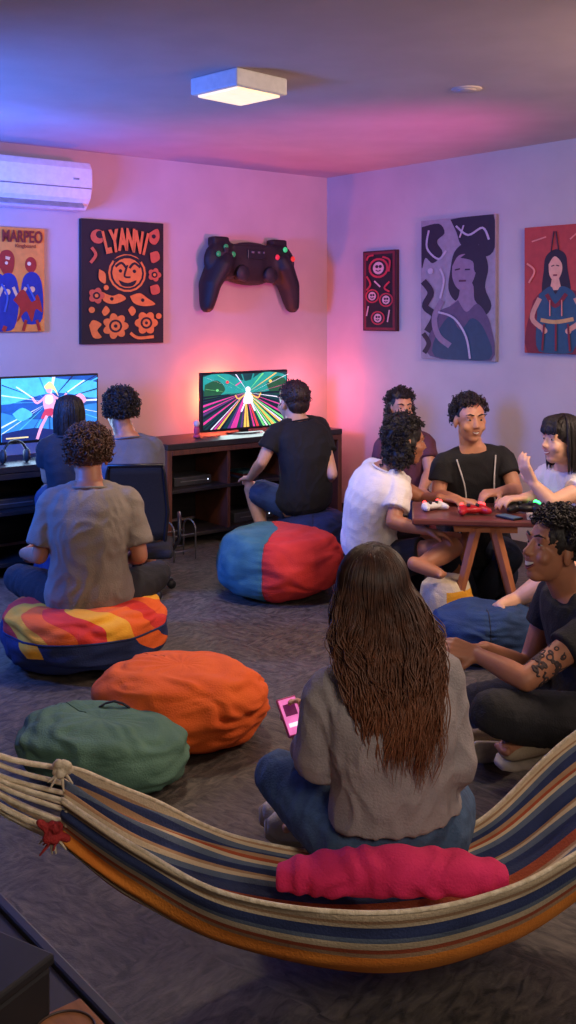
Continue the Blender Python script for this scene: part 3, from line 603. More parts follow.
def person(label,pel,neck,head,face,fwd,arms,legs,skin,shirt,pants,hair,hstyle,sleeve=.55,leglen=2,vox=.009,back=.03,loose=.018,shoes=None,smile=True,sh=.158,hk=1.0,fold=.004,seed=0,hair_n=260,extra=None,hem=-.13,bk=1.0,sdrop=.07,hvol=1.0,ptop=.22,hipk=1.0):
    base=V((pel.x,pel.y,0))
    t=thing('person',label,'person',base)
    up=(neck-pel).normalized(); r=fwd.normalized().cross(V((0,0,1))).normalized(); f=up.cross(r).normalized(); r=f.cross(up).normalized()
    D=(neck-pel).length
    def sp(s): 
        b=(pel+neck)/2-f*back*2
        return pel*(1-s)**2+b*2*s*(1-s)+neck*s*s
    prof=[(-.13,.11,.08),(-.06,.15,.105),(.05,.16,.115),(.12,.152,.11),(.2,.142,.102),(.3,.137,.10),(.38,.135,.10),(.58,.148,.108),(.72,.163,.108),(.83,.165,.095),(.92,.135,.08),(.98,.092,.066),(1.04,.062,.056)]
    def torso(mb,ex,s0=-9,s1=9,flare=0,kk=1.0):
        rg=[]
        for s,hw,hd in prof:
            if s<s0 or s>s1: continue
            c=sp(max(s,0)) if s>=0 else pel+up*s*D
            rg.append((c,r*(hw*bk*kk+ex+(flare*(1-s) if s<.6 else 0)),f*(hd*bk*kk+ex+(flare*(1-s) if s<.6 else 0))))
        mb.loft(rg,n=28,e=.9)
    sp_={}
    mb=MB(); torso(mb,0)
    for side,sg in (('R',1),('L',-1)):
        a=arms[side]; S_=neck+r*sg*sh-up*sdrop; E_,Wr,hd_,pn,cu=a; sp_[side]=(S_,E_,Wr)
        mb.ball(S_,.05); mb.tube([neck+r*sg*.05-up*.02,S_],[.04,.045],n=12); mb.tube([S_,S_.lerp(E_,.4),E_],[.048,.045,.037],n=14); mb.tube([E_,E_.lerp(Wr,.35),Wr],[.037,.038,.025],n=14)
        hand(mb,Wr,hd_,pn,-sg,cu)
        kn,an,to=legs[side]; H_=pel+r*sg*.092*hipk-up*.02; sp_['l'+side]=(H_,kn,an,to)
        mb.tube([H_,H_.lerp(kn,.4),kn],[.088,.078,.054],n=14); mb.tube([kn,kn.lerp(an,.35),an],[.052,.054,.034],n=14)
        dd=(to-an).normalized(); heel=an-dd*.03; mb.tube([heel,an.lerp(to,.5),to],[.036,.034,.026],n=12); 
        x_=dd.cross(V((0,0,1)))
        if x_.length<.1: x_=r
        x_.normalize()
        for q_ in range(5): mb.ball(to+x_*(q_-2)*.014+dd*(.02-.004*abs(q_-1)),(.013 if q_==0 else .01))
    fr=orth(face,V((0,0,1))); hk_=hk; wide=smile=='wide'
    def E(c,rad,**k): ellf(mb,head,fr,c,rad,hk_,**k)
    E((0,-.012,.03),(.076,.094,.087),n=24,m=16); E((0,.02,-.03),(.062,.073,.084),n=22,m=14); E((0,.050,-.089 if not wide else -.093),(.033,.034,.025)); E((0,.01,-.07),(.052,.055,.035))
    for s in (-1,1):
        E((s*.036,.056,-.028),(.027,.026,.027)); E((s*.079,-.008,-.012),(.009,.02,.033)); E((s*.079,-.004,-.012),(.013,.012,.022)); E((s*.030,.076,.031),(.027,.011,.008)); E((s*.011,.096,-.028),(.009,.010,.008))
        E((s*.031,.069,.0165),(.018,.0135,.0075)); E((s*.031,.069,.000),(.017,.012,.006))
    a,ff,uu=fr
    def hp(c): return head+(a*c[0]+ff*c[1]+uu*c[2])*hk_
    mb.tube([hp((0,.081,.018)),hp((0,.092,-.004)),hp((0,.105,-.023))],[.0085*hk_,.0095*hk_,.0115*hk_],n=10)
    if smile: 
        for s in (-1,1): E((s*.04,.061,-.034),(.024,.023,.02))
        E((0,.083,-.046),(.026,.012,.0055)); E((0,.079,-.076 if wide else -.067),(.022,.012,.007))
    else:
        E((0,.086,-.049),(.023,.012,.0065)); E((0,.084,-.066),(.021,.012,.0075))
    mb.tube([hp((0,-.02,-.05)),neck-up*.02],[.057*hk_,.062],n=16)
    mb.remesh('body',skin,t,vox=vox,it=3)
    EW=mat('eye_white',(186,176,170),rough=.3); EI=mat('dark_iris',(30,20,15),rough=.2); LP=mat('lips_'+skin.name,(160,84,76),rough=.45); MI=mat('mouth_inside',(84,26,26),rough=.5); TE=mat('teeth_white',(238,230,220),rough=.3)
    for s in (-1,1):
        e=MB(); ellf(e,head,fr,(s*.031,.0708,.0085),(.0125,.0112,.0052 if not wide else .0036),hk_); eo=e.build('eye',EW,t,world=True)
        i_=MB(); ellf(i_,head,fr,(s*.031,.0795,.0085),(.0056,.0036,.0050 if not wide else .0036),hk_); i_.build('iris',EI,eo,world=True)
        b_=MB(); b_.tube([hp((s*.014,.090,.033)),hp((s*.031,.088,.040)),hp((s*.051,.075,.034))],[.0036,.0042,.0022],n=6); b_.build('eyebrow',hair,t,world=True)
    if smile:
        op=.0115 if wide else .0055; w_=.030 if wide else .027
        m_=MB(); up_=[];lo_=[]
        n_=12; 
        for i in range(n_+1):
            x=-1+2*i/n_; crv_=.009*(x*x)
            y=.0965-.023*x*x
            up_.append(hp((x*w_,y,-.0535+crv_+.001*(1-x*x)))); lo_.append(hp((x*w_,y-.003,-.0535+crv_-2*op*(1-x*x)-.0005)))
        vs_=up_+lo_; m_.add(vs_,[(i,i+1,n_+2+i,n_+1+i) for i in range(n_)]); 
        m_.tube(up_,.0022,n=6,mi=1); m_.tube(lo_,.0028,n=6,mi=1)
        mo=m_.build('mouth',[MI,LP],t,world=True)
        te=MB(); u2=[p+ff*.0015 for p in up_[1:-1]]; l2=[u.lerp(l,.6 if wide else .8)+ff*.0015 for u,l in zip(up_[1:-1],lo_[1:-1])]; k_=len(u2)
        te.add(u2+l2,[(i,i+1,k_+1+i,k_+i) for i in range(k_-1)]); te.build('teeth',TE,mo,world=True)
    else:
        m_=MB(); ellf(m_,head,fr,(0,.0895,-.051),(.020,.009,.0036),hk_); ellf(m_,head,fr,(0,.0885,-.0605),(.017,.009,.005),hk_); m_.build('mouth',LP,t,world=True)
    # shirt
    mb=MB(); torso(mb,loose*.9,hem,1.0,flare=loose*.5)
    for side,sg in (('R',1),('L',-1)):
        S_,E_,Wr=sp_[side]; lo=loose
        mb.ball(S_-r*sg*.012,.05+lo*.55); mb.tube([neck+r*sg*.05-up*.025,S_],[.04+lo*.3,.045+lo*.5],n=12)
        if sleeve<=1:
            q_=S_.lerp(E_,sleeve); mb.tube([S_,S_.lerp(q_,.5),q_],[.05+lo*.5,.05+lo*.55,.048+lo*.8],n=16,rnd=False)
        else:
            q_=E_.lerp(Wr,sleeve-1); mb.tube([S_,S_.lerp(E_,.5),E_],[.05+lo*.4,.047+lo*.6,.038+lo],n=16); mb.tube([E_,E_.lerp(q_,.5),q_],[.038+lo,.038+lo*.9,.030+lo*.5],n=16,rnd=False)
    so=mb.remesh('shirt',shirt,t,vox=max(min(vox,.008),.0065),it=3,fold=fold,freq=11,seed=seed)
    ring=[neck-up*.010-f*.004+ (r*math.cos(2*math.pi*i/24)*(.070+loose*.4)+f*math.sin(2*math.pi*i/24)*(.062+loose*.4)) - up*(.012*math.sin(2*math.pi*i/24)) for i in range(25)]
    MB().tube(ring,.006,n=6).build('collar',shirt,so,world=True)
    # pants
    mb=MB(); torso(mb,.012,-.2,ptop,kk=hipk)
    for side,sg in (('R',1),('L',-1)):
        H_,kn,an,to=sp_['l'+side]
        if leglen<=1:
            q_=H_.lerp(kn,leglen); mb.tube([H_,H_.lerp(q_,.5),q_],[.098,.094,.086],n=16,rnd=False)
        else:
            mb.tube([H_,H_.lerp(kn,.45),kn],[.1,.09,.068],n=16); q_=kn.lerp(an,leglen-1); mb.tube([kn,kn.lerp(q_,.5),q_],[.068,.064,.052],n=16,rnd=False)
    tr=mb.remesh('trousers' if leglen>1 else 'shorts',pants,t,vox=max(min(vox,.009),.007),it=3,fold=.0045,freq=12,seed=seed+5)
    if shoes:
        for side in 'RL':
            H_,kn,an,to=sp_['l'+side]; dd=(to-an).normalized(); n_=(kn-an).normalized(); n_=(n_-dd*n_.dot(dd)).normalized(); x_=dd.cross(n_)
            mb=MB(); c0=an-dd*.045-n_*.005
            mb.loft([(c0+dd*(.27*i/10)-n_*.012+n_*(.026*(1-i/10)),x_*(.036+.012*math.sin(math.pi*i/10))*(.55 if i in(0,10) else 1),n_*(.048-.022*i/10)*(.6 if i in (0,10) else 1)) for i in range(11)],n=20)
            mb.tube([an-n_*.0,an+n_*.05],[.046,.043],n=14,rnd=False)
            s_=mb.remesh('shoe',shoes,t,vox=.006,it=3)
            sm=MB(); sm.loft([(c0+dd*(.27*i/10)-n_*.052+n_*(.008*(1-i/10)),x_*(.04+.012*math.sin(math.pi*i/10))*(.6 if i in(0,10) else 1),n_*.012) for i in range(11)],n=20,e=.6)
            sm.build('sole',mat('pale_rubber_sole',(206,194,176)),s_,world=True)
            lc=MB(); pts_=[]
            for k in range(5):
                c=an+dd*(.05+.022*k)+n_*(.040-.006*k); pts_+=[c-x_*.022*(1 if k%2 else -1),c+n_*.005,c+x_*.022*(1 if k%2 else -1)]
            lc.tube(pts_,.003,n=5); lc.build('laces',mat('lace_cream',(225,218,205)),s_,world=True)
    # hair
    rnd=random.Random(seed+100); hm=MB()
    if hstyle in('curly','curlylong'):
        V_=hvol
        ellf(hm,head,fr,(0,-.018,.036),(.084*V_,.098*V_,.09*V_),hk_)
        for k in range(60):
            d=V((rnd.gauss(0,1),rnd.gauss(0,1),rnd.gauss(0,1))).normalized()
            if d.z<-.45 or (d.y>.2 and d.z<.5): continue
            ellf(hm,head,fr,(d.x*.082*V_,-.018+d.y*.092*V_,.036+d.z*.09*V_),(.02,.02,.02),hk_,n=8,m=6)
        if hstyle=='curlylong':
            for k in range(60):
                an_=rnd.uniform(-2.1,2.1); zz=rnd.uniform(-.12,.0); ellf(hm,head,fr,(math.sin(an_)*.08,-.02-math.cos(an_)*.068,zz),(.022,.022,.026),hk_,n=8,m=6)
        b_=hm.remesh('hair',hair,t,vox=.007,it=2,fold=.003,freq=60,seed=seed)
        cu=MB(); i=0
        while i<hair_n*1.5:
            d=V((rnd.gauss(0,1),rnd.gauss(0,1),rnd.gauss(0,1))).normalized()
            if hstyle=='curlylong' and rnd.random()<.3:
                an_=rnd.uniform(-2.1,2.1); c=V((math.sin(an_)*.096,-.02-math.cos(an_)*.086,rnd.uniform(-.13,.0))); od=V((math.sin(an_),-math.cos(an_),-.3))
            else:
                if d.z<-.5 or (d.y>.28 and d.z<.45) or (d.y>0 and d.z<.02): continue
                c=V((d.x*.098*V_,-.018+d.y*.108*V_,.038+d.z*.104*V_)); od=d
            c=c+od*rnd.uniform(-.008,.012)
            ax=(V((rnd.gauss(0,.6),rnd.gauss(0,.6),rnd.gauss(0,.6)-.5))+od*.35).normalized(); xx,yy=frame(ax); R_=rnd.uniform(.005,.011); L_=rnd.uniform(.018,.045); tn=rnd.uniform(1.2,2.4); ph=rnd.uniform(0,6.28)
            pts=[]
            for q_ in range(13):
                s=q_/12; w=c+ax*(s-.5)*L_+xx*R_*math.cos(ph+tn*6.28*s)+yy*R_*math.sin(ph+tn*6.28*s); pts.append(hp((w.x,w.y,w.z)))
            cu.tube(pts,[.0014]+[.0026]*11+[.0012],n=4,rnd=False); i+=1
        cu.build('hair_curls',hair,b_,world=True)
    elif hstyle=='short':
        ellf(hm,head,fr,(0,-.022,.042),(.085,.098,.086),hk_,n=20,m=14); ellf(hm,head,fr,(0,-.058,-.012),(.071,.05,.06),hk_)
        b_=hm.remesh('hair',hair,t,vox=.006,it=2,fold=.002,freq=50,seed=seed); st=MB()
        for k in range(360):
            d=V((rnd.gauss(0,1),rnd.gauss(0,1),rnd.gauss(0,1))).normalized()
            if d.z<-.6 or (d.y>.3 and d.z<.35) : continue
            c=V((d.x*.084,-.022+d.y*.097,.04+d.z*.086)); tg=V((rnd.gauss(0,.4),.5,-.4+rnd.gauss(0,.4))); e_=c+d*.008+tg*.022; st.tube([hp(c),hp(c.lerp(e_,.5)+d*.005),hp(e_)],[.003,.003,.0012],n=4)
        st.build('hair_tufts',hair,b_,world=True)
    elif hstyle=='bob':
        ellf(hm,head,fr,(0,-.02,.038),(.086,.098,.088),hk_,n=20,m=14)
        for s in (-1,1): ellf(hm,head,fr,(s*.08,-.02,-.04),(.016,.045,.1),hk_)
        ellf(hm,head,fr,(0,-.072,-.05),(.074,.036,.11),hk_); ellf(hm,head,fr,(0,.062,.064),(.058,.032,.026),hk_)
        b_=hm.remesh('hair',hair,t,vox=.006,it=2,fold=.002,freq=40,seed=seed)
        st=MB()
        for k in range(210):
            an_=rnd.uniform(-2.05,2.05); x0_=math.sin(an_); y0_=-math.cos(an_); j_=rnd.uniform(.96,1.06)
            p_=[hp((x0_*.02,-.02+y0_*.02,.13)),hp((x0_*.07*j_,-.02+y0_*.075,.105)),hp((x0_*.092*j_,-.02+y0_*.1,.04)),hp((x0_*.096*j_,-.02+y0_*.096*j_,-.05)),hp((x0_*.088*j_,-.02+y0_*.09*j_,-.14+rnd.uniform(-.02,.01)))]
            st.tube([cr(p_,i/10) for i in range(11)],[.003]*10+[.0015],n=4)
        for k in range(60):
            x=rnd.uniform(-.06,.06); p_=[hp((x*.3,.0,.128)),hp((x*.8,.06,.11)),hp((x,.093-abs(x)*.35,.07)),hp((x*1.05,.102-abs(x)*.4,.038+rnd.uniform(-.004,.006)))]
            st.tube([cr(p_,i/8) for i in range(9)],[.003]*8+[.0015],n=4)
        st.build('hair_strands',hair,b_,world=True)
    if extra: extra(t,dict(hp=hp,fr=fr,head=head,r=r,f=f,up=up,sp=sp,neck=neck,pel=pel,S=sp_,shirt=so,trousers=tr))
    return t
dn=V((0,0,-1))
SK1=skinmat('tan',(208,148,116)); SK2=skinmat('brown',(180,120,90)); SK3=skinmat('light',(224,174,146))
HB=hairmat('black',(34,26,26)); HBr=hairmat('brown',(96,62,44)); HD=hairmat('darkbrown',(52,34,28))
person('person in grey tee sitting cross-legged on the colourful bean bag, back turned',P(90,596,4.62),P(90,485,4.62),P(88,457,4.68),V((-.25,1,-.08)),V((-.12,1,0)),
 dict(R=(P(140,556,4.6),P(128,558,4.86),V((-.5,.8,0)),dn,.8),L=(P(40,556,4.56),P(24,553,4.8),V((.3,.9,.1)),V((.8,0,-.5)),.8)),
 dict(R=(P(157,575,4.86),P(100,603,5.05),P(70,606,5.05)),L=(P(18,578,4.9),P(75,606,5.0),P(105,608,5.0))),
 SK2,fab('grey_olive_tee',(134,124,114),(120,110,102)),fab('black_jeans',(36,36,42)),HBr,'curly',sleeve=.8,loose=.03,fold=.006,seed=1,hair_n=360,sh=.168,vox=.008,hk=1.04,sdrop=.075)
person('person with straight dark hair watching the left television',P(72,512,5.86),P(69,434,5.82),P(69,415,5.86),V((-.25,1,0)),V((-.2,1,0)),
 dict(R=(P(94,478,5.86),P(82,480,6.1),V((0,1,0)),dn,.8),L=(P(48,478,5.86),P(52,480,6.1),V((0,1,0)),dn,.8)),
 dict(R=(P(88,495,6.15),P(90,560,6.1),P(88,563,6.25)),L=(P(48,492,6.1),P(48,560,6.08),P(46,563,6.2))),
 SK1,fab('charcoal_tee',(38,40,48)),fab('blue_shorts',(44,62,100)),HB,'bob',leglen=.8,seed=2,hk=.88,sh=.13,bk=.8)
person('person with curly hair in grey blue tee on the office chair',P(134,530,5.8),P(127,437,5.82),P(120,412,5.86),V((-.4,1,0)),V((-.25,1,0)),
 dict(R=(P(154,484,5.82),P(140,487,6.05),V((-.3,1,0)),dn,.8),L=(P(102,484,5.82),P(98,486,6.1),V((0,1,0)),dn,.8)),
 dict(R=(P(150,512,6.2),P(150,562,6.15),P(146,566,6.3)),L=(P(110,512,6.2),P(112,562,6.15),P(108,566,6.3))),
 SK2,fab('cool_grey_tee',(98,98,108),(86,86,96)),fab('dark_shorts',(40,42,50)),HB,'curly',leglen=.8,seed=3,loose=.02,sh=.148)
person('person in black tee seated before the right television, back turned',P(303,500,6.6),P(297,419,6.58),P(293,402,6.62),V((-.7,1,-.05)),V((-.55,.85,0)),
 dict(R=(P(332,474,6.5),P(318,486,6.75),V((-.6,.8,0)),dn,.8),L=(P(262,462,6.45),P(250,478,6.64),V((-.2,1,-.1)),dn,.7)),
 dict(R=(P(288,487,6.95),P(294,532,6.95),P(285,536,7.04)),L=(P(252,489,6.78),P(264,534,6.66),P(250,542,6.76))),
 SK3,fab('black_tee',(30,30,34),(24,24,28)),fab('denim_shorts',(50,76,124),(42,64,108)),HD,'short',leglen=.85,seed=4,loose=.028,back=.06,sh=.17,hk=1.12)
person('person with dark hair farthest back behind the white tee, face to the room',P(408,504,6.3),P(404,432,6.28),P(401,408,6.26),V((.25,-1,-.05)),V((.2,-1,0)),
 dict(R=(P(380,472,6.22),P(388,490,6.05),V((.3,-1,-.2)),dn,.6),L=(P(430,472,6.22),P(422,490,6.05),V((-.3,-1,-.2)),dn,.6)),
 dict(R=(P(392,505,5.98),P(392,551,6.03),P(392,557,5.93)),L=(P(418,505,5.98),P(418,551,6.03),P(418,557,5.93))),
 SK1,fab('dusky_top',(104,58,74),(90,48,64)),fab('dark_jeans',(44,50,70)),HB,'curlylong',seed=6,hk=.90,smile=True,sh=.135,bk=.8,hvol=.95)
def cords(t,d):
    f,r,up,neck=d['f'],d['r'],d['up'],d['neck']
    for s in (-1,1):
        pts=[]
        for i in range(11):
            k=i/10; c=d['sp'](.93-.66*k); pts.append(c+f*(.085+.058*math.sin(min(1,k*2)*math.pi/2))+r*s*(.105-.055*math.sin(k*2.6)+.05*k)+up*(.01 if i==0 else 0))
        MB().tube(pts,.0042,n=6).build('white_piping',mat('white_cord',(225,222,220)),d['shirt'],world=True)
person('smiling person in black tee with white piping behind the table',P(478,550,5.6),P(472,448,5.5),P(470,420,5.46),V((.2,-1,-.02)),V((.1,-1,0)),
 dict(R=(P(438,496,5.46),P(458,500,5.26),V((.8,-.5,-.05)),dn,.6),L=(P(516,490,5.42),P(500,492,5.24),V((-.8,-.4,0)),V((0,.2,-1)),.9)),
 dict(R=(P(452,556,5.3),P(470,602,5.42),P(478,606,5.32)),L=(P(510,556,5.3),P(480,600,5.45),P(470,604,5.38))),
 SK1,fab('black_tee',(30,30,34)),fab('dark_jeans',(44,50,70)),HB,'curly',seed=7,vox=.006,smile=True,loose=.022,extra=cords,sh=.165,hair_n=220,hvol=.94)
person('person in white tee and dark shorts seen from side by the table',P(372,552,5.38),P(388,467,5.3),P(406,441,5.28),V((.85,.15,-.1)),V((.9,.42,0)),
 dict(R=(P(393,522,5.08),P(424,530,5.0),V((.9,.1,-.2)),dn,.5),L=(P(425,500,5.5),P(440,498,5.25),V((.8,-.5,0)),dn,.5)),
 dict(R=(P(452,548,5.06),P(420,566,4.9),P(440,574,4.86)),L=(P(456,542,5.4),P(455,592,5.42),P(468,600,5.38))),
 SK2,fab('white_tee',(238,230,224),(228,220,214)),fab('charcoal_shorts',(46,44,50)),HB,'curlylong',sleeve=.62,leglen=.62,seed=5,vox=.0075,loose=.024,back=.05,smile=False,hair_n=300)
person('person with straight dark fringe in white tee at right edge of table',P(584,560,5.1),P(568,466,5.02),P(561,440,4.98),V((-1,-.42,0)),V((-.8,-.6,0)),
 dict(R=(P(536,498,5.2),P(524,498,5.05),V((-1,-.3,0)),dn,.5),L=(P(552,503,4.78),P(534,484,4.82),V((-.45,.2,.85)),V((.7,.5,.3)),.45)),
 dict(R=(P(548,560,4.9),P(560,612,4.85),P(550,618,4.75)),L=(P(556,576,4.66),P(516,600,4.7),P(500,606,4.62))),
 SK3,fab('white_tee',(226,222,218)),fab('grey_shorts',(88,84,88)),HB,'bob',sleeve=.5,leglen=.55,seed=8,vox=.006,smile=True,loose=.02,hk=.97,bk=.9,sh=.15)
def tattoo(t,d):
    S_,E_,Wr=d['S']['L']; ax=(E_-S_).normalized(); x,y=frame(ax); rn=random.Random(5)
    def sf(s,a,ex=.0): 
        rad=.0445-.007*s+ex; return S_.lerp(E_,s)+x*(rad*math.cos(a))+y*(rad*math.sin(a))
    mb=MB()
    for k in range(80):
        s0=.54+.36*rn.random(); a0=rn.uniform(0,6.28); w=rn.uniform(.2,.6); c_=rn.uniform(.015,.04)
        if k%2==0: pts=[sf(s0+c_*math.sin(u),a0+.5*w*math.cos(u)) for u in [6.28*i/10 for i in range(11)]]
        else: pts=[sf(s0+c_*math.sin(u*5+k),a0+u*w) for u in [i/8 for i in range(9)]]
        mb.tube(pts,.0036,n=5)
    mb.remesh('tattoo',mat('tattoo_ink',(66,50,50)),t,vox=.0018,it=0)
person('laughing person in black tee with tattooed arm on floor at right',P(592,706,3.58),P(570,590,3.5),P(553,548,3.46),V((-1,-.38,.20)),V((-1,-.1,0)),
 dict(R=(P(528,668,3.72),P(484,648,3.56),V((-1,-.25,.1)),V((0,-.4,-1)),.7),L=(P(526,680,3.26),P(478,655,3.38),V((-1,.15,.25)),V((0,.7,-.6)),.6)),
 dict(R=(P(478,702,3.76),P(500,742,3.62),P(474,738,3.54)),L=(P(492,712,3.2),P(552,738,3.40),P(505,748,3.28))),
 SK2,fab('black_tee',(30,30,34)),fab('black_trousers',(32,32,38),(26,26,30)),HB,'curly',sleeve=.44,leglen=1.85,seed=9,vox=.0052,smile='wide',loose=.022,shoes=fab('beige_suede',(176,158,132)),hair_n=380,extra=tattoo,sh=.16,hvol=.98)
# ---- woman in hammock
def gradhair():
    m=bpy.data.materials.new('hair_long_brown'); m.use_nodes=True; nt=m.node_tree; N=nt.nodes; b=N['Principled BSDF']; b.inputs['Roughness'].default_value=.5
    tc=N.new('ShaderNodeTexCoord'); sx=N.new('ShaderNodeSeparateXYZ'); nt.links.new(tc.outputs['Object'],sx.inputs[0])
    mr=N.new('ShaderNodeMapRange'); mr.inputs[1].default_value=.92; mr.inputs[2].default_value=.55; nt.links.new(sx.outputs[2],mr.inputs[0])
    nz=N.new('ShaderNodeTexNoise'); nz.inputs['Scale'].default_value=38; nt.links.new(tc.outputs['Object'],nz.inputs['Vector'])
    ad=N.new('ShaderNodeMath'); ad.operation='MULTIPLY_ADD'; ad.inputs[1].default_value=.9; ad.inputs[2].default_value=-.40; nt.links.new(nz.outputs['Fac'],ad.inputs[0])
    a2=N.new('ShaderNodeMath'); a2.operation='ADD'; nt.links.new(ad.outputs[0],a2.inputs[0]); nt.links.new(mr.outputs[0],a2.inputs[1])
    cr_=N.new('ShaderNodeValToRGB'); e=cr_.color_ramp.elements; e[0].color=lin((52,31,24)); e[1].color=lin((126,78,52)); nt.links.new(a2.outputs[0],cr_.inputs[0]); nt.links.new(cr_.outputs[0],b.inputs['Base Color']); return m
LH=gradhair()
def longhair(t,d):
    rnd=random.Random(11); hd=d['head']; fr=d['fr']
    base=MB()
    ellf(base,hd,fr,(0,-.018,.034),(.077,.089,.084)); 
    base.tube([hd+V((.0,-.04,-.02)),hd+V((.01,-.06,-.10)),hd+V((.02,-.10,-.18)),hd+V((.03,-.135,-.25))],[.068,.058,.042,.02],n=18)
    b=base.remesh('hair',HD,t,vox=.008,it=4,fold=.006,freq=22,seed=4)
    st=MB()
    for lk in range(165):
        a0=rnd.uniform(-2.15,2.15); th0=rnd.uniform(.02,.9); side=abs(a0)>1.25
        L_=rnd.uniform(.34,.42) if not side else rnd.uniform(.24,.34)
        if rnd.random()<.25: L_*=.8
        ph0=rnd.uniform(0,6.28); am=rnd.uniform(.004,.0105); fq=rnd.uniform(2.8,4.6); fq2=rnd.uniform(1.0,1.8); lay=rnd.uniform(.80,1.10); curl=rnd.uniform(-.05,.05); ls=.026 if a0>0 else -.004
        for k in range(10):
            a=a0+rnd.gauss(0,.06); th1=max(.02,th0+rnd.gauss(0,.10)); ph=ph0+rnd.gauss(0,.3); L2=(L_+max(0,ls)*.4)*rnd.uniform(.86,1.05); jit=lay*rnd.uniform(.96,1.04); pts=[]
            offx=rnd.gauss(0,.007); offy=rnd.gauss(0,.004); sx=math.sin(a); sy=-math.cos(a)
            for i in range(37):
                s=i/36
                if s<.24:
                    q_=s/.24; th=th1+(math.pi/2-th1)*q_
                    p=V((hd.x+sx*math.sin(th)*.086*(1+(jit-1)*.25),hd.y-.012+sy*math.sin(th)*.102*(1+(jit-1)*.25),hd.z+.03+math.cos(th)*.092))
                else:
                    q_=(s-.24)/.76; z=hd.z+.03-q_*L2
                    wd=(.086*(1+(jit-1)*(.25+.75*min(1,q_*2)))+.034*math.sin(min(1,q_*1.35)*math.pi*.62))*(1-.5*max(0,q_-.5)/.5)
                    dp=(.102-.062*min(1,q_*1.7))*(1+(jit-1)*.5)
                    p=V((hd.x+.05*q_+sx*wd+offx*q_*1.5+ls*q_*.5,hd.y-.012-.125*min(1,(q_*1.35))**1.2+sy*dp+offy*q_,z))
                    if sy>0: p.y=min(p.y,hd.y+.03-.05*q_)
                w=am*min(1,max(0,(s-.16)*2.4))
                p=p+V((w*math.sin(fq*6.28*s+ph)+w*.9*math.sin(fq2*6.28*s+ph*2)+curl*max(0,s-.5),w*.7*math.cos(fq*6.28*s+ph),0)); pts.append(p)
            rr_=rnd.uniform(.0010,.0018)
            st.tube(pts,[rr_]*31+[rr_*.9,rr_*.8,rr_*.7,rr_*.55,rr_*.4,rr_*.2],n=4,rnd=False)
    st.build('hair_strands',LH,b,world=True)
def jeans(t,d):
    longhair(t,d)
    c=d['sp'](.18); r,f=d['r'],d['f']; ring=[c+r*(math.cos(2*math.pi*i/40)*.150)+f*(math.sin(2*math.pi*i/40)*.110) for i in range(41)]
    MB().tube(ring,.010,n=6,flat=.5).build('waistband',fab('blue_jeans',(70,98,132)),d['trousers'],world=True)
person('woman with long wavy brown hair and grey sweater sitting in the hammock',P(394,826,2.52),P(383,662,2.5),P(373,592,2.53),V((-.35,1,-.35)),V((-.2,1,0)),
 dict(R=(P(450,762,2.5),P(428,784,2.72),V((-.6,.7,0)),dn,.7),L=(P(321,756,2.5),P(308,748,2.70),V((-.35,.15,.9)),V((-.25,-.9,.2)),.75)),
 dict(R=(P(450,802,2.84),P(345,822,2.96),P(290,824,2.93)),L=(P(280,776,2.74),P(338,810,3.04),P(290,810,3.0))),
 SK3,fab('grey_sweater',(158,150,150),(142,135,136),sc=14),fab('blue_jeans',(70,98,132),(52,76,108),sc=30),HD,'none',sleeve=1.85,leglen=1.88,seed=10,vox=.0065,smile=False,loose=.024,fold=.008,extra=jeans,back=.03,sh=.142,bk=.88,hem=.11,sdrop=.06,ptop=.25,hipk=1.02,shoes=fab('white_canvas_shoe',(220,214,206)))
pc=P(292,716,2.655); nrm=(V((.30,-.72,.62))).normalized()
t=thing('phone','phone in pink case held by the woman in the hammock','phone',pc)
upv=(V((-.3,.4,1))); upv=(upv-nrm*upv.dot(nrm)).normalized(); xv=upv.cross(nrm); M3=Matrix((xv,upv,nrm)).transposed()
t.rotation_euler=M3.to_euler()
MB().box((0,0,-.003),(.056,.10,.009)).build('case',mat('pink_case',(230,110,160),rough=.4),t,smooth=False,bevel=.003)
MB().box((0,0,.0022),(.048,.09,.001)).box((0,.016,.003),(.034,.03,.0005),mi=1).box((0,-.022,.003),(.034,.01,.0005),mi=2).build('screen',[mat('phone_glow',(240,120,190),emit=1.0),mat('phone_dark',(120,40,90),emit=.6),mat('phone_white',(255,230,240),emit=1.2)],t,smooth=False)
# ---------------------------------------------------------------- foreground side table
p0=V((-.423,1.506,0)); p1=V((-.192,1.228,0)); dd=(p1-p0).normalized(); nn=V((-dd.y,dd.x,0)); 
if nn.x>0: nn=-nn
ang=math.atan2(dd.y,dd.x)
cen=p0.lerp(p1,.3)+nn*.28
t=thing('side_table','black side table corner in the near left foreground','table',cen,ang)
bmt=mat('black_metal',(20,19,22),rough=.4); dw=mat('dark_walnut',(60,40,32),(44,30,24),sc=6,stretch=(1,8,1),rough=.5)
MB().box((0,0,.685),(.9,.53,.02)).build('tabletop',mat('black_tabletop',(36,30,28),rough=.5),t,smooth=False,bevel=.003)
for s in (-1,1):
    MB().box((0,s*.272,.69),(.93,.018,.024)).build('rim',bmt,t,smooth=False,bevel=.004)
    MB().box((s*.456,0,.69),(.018,.526,.024)).build('rim',bmt,t,smooth=False,bevel=.004)
    for s2 in (-1,1): MB().box((s*.44,s2*.255,.337),(.025,.025,.674)).build('leg',bmt,t,smooth=False,bevel=.003)
t=thing('storage_box','dark box on the foreground table at lower left','box',(-.42,1.22,.697),ang+.35)
MB().box((0,0,.035),(.22,.16,.07)).build('box_base',mat('dark_box',(22,20,25),rough=.6),t,smooth=False,bevel=.006)
MB().box((0,0,.077),(.226,.166,.014)).build('lid',mat('dark_box_lid',(24,22,28),rough=.6),t,smooth=False,bevel=.004)
t=thing('wooden_coaster','small brown wooden coaster on the foreground table','coaster',(-.262,1.2,.697),ang)
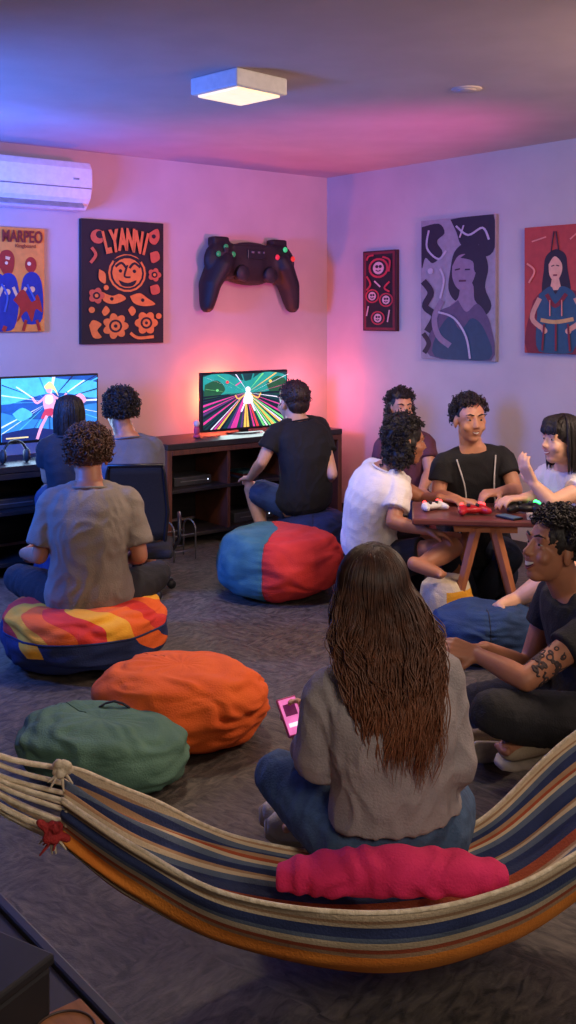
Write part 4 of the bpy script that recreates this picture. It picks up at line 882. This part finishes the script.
MB().box((0,0,.006),(.09,.09,.012)).build('board',mat('coaster_wood',(150,96,60),(120,74,46),sc=8,stretch=(1,8,1)),t,smooth=False,bevel=.003)
MB().tube([V((.036*math.cos(2*math.pi*i/30),.036*math.sin(2*math.pi*i/30),.0135)) for i in range(31)],.0015,n=5).build('ring_groove',dw,t)
# ---------------------------------------------------------------- lights
def light(kind,loc,tgt,e,c,size=.5,spot=1.2,blend=.8,sy=None):
    l=bpy.data.lights.new(kind.lower()+'_lamp',kind); l.energy=e; l.color=c
    if kind=='AREA':
        l.size=size
        if sy: l.shape='RECTANGLE'; l.size_y=sy
    else: l.shadow_soft_size=size
    if kind=='SPOT': l.spot_size=spot; l.spot_blend=blend
    o=bpy.data.objects.new('light',l); C.objects.link(o); o.location=loc
    if tgt is not None: o.rotation_euler=(V(tgt)-V(loc)).to_track_quat('-Z','Y').to_euler()
    return o
light('AREA',(-.228,4.76,HC-.105),(-.228,4.76,0),24,(1,.78,.56),.26)
light('AREA',(1.1,-.3,2.4),(.2,3.2,.6),50,(1,.84,.70),1.0)  # added soft fill behind the camera, not a fixture of the room
light('AREA',(2.2,3.7,2.4),(1.0,4.8,.5),58,(1,.72,.54),.8)  # added warm light out of view, brightens the people at the right
light('AREA',W(4.9,1.3,1.7),W(2.9,0,1.7),165,(.03,.17,1),.6)
light('SPOT',(-2.0,4.6,1.7),W(2.7,.2,2.65),190,(.04,.14,1),.15,spot=1.1)
light('SPOT',(2.3,4.2,1.2),W(1.15,.3,2.6),420,(1,.10,.52),.2,spot=.85,blend=1)
light('POINT',W(1.1,.1,.95),None,30,(1,.14,.05),.05)
light('POINT',W(.35,.25,.95),None,9,(1,.18,.25),.05)
light('AREA',W(2.6,.32,.95),W(2.6,2,.8),6,(.45,.7,1),.5)
light('AREA',W(1.0,.32,.95),W(1.0,2,.8),5,(.7,.9,.9),.5)
w=bpy.data.worlds.new('world'); bpy.context.scene.world=w; w.use_nodes=True
bg=w.node_tree.nodes['Background']; bg.inputs[0].default_value=(.35,.26,.26,1); bg.inputs[1].default_value=.125
bpy.context.scene.view_settings.view_transform='Standard'
cam=bpy.data.cameras.new('camera'); co=bpy.data.objects.new('camera',cam); C.objects.link(co)
co.location=(0,0,ZC); co.rotation_euler=(math.pi/2,0,0); cam.sensor_width=36; cam.lens=36; cam.shift_y=-(512-HY)/F; cam.clip_start=.05
bpy.context.scene.camera=co
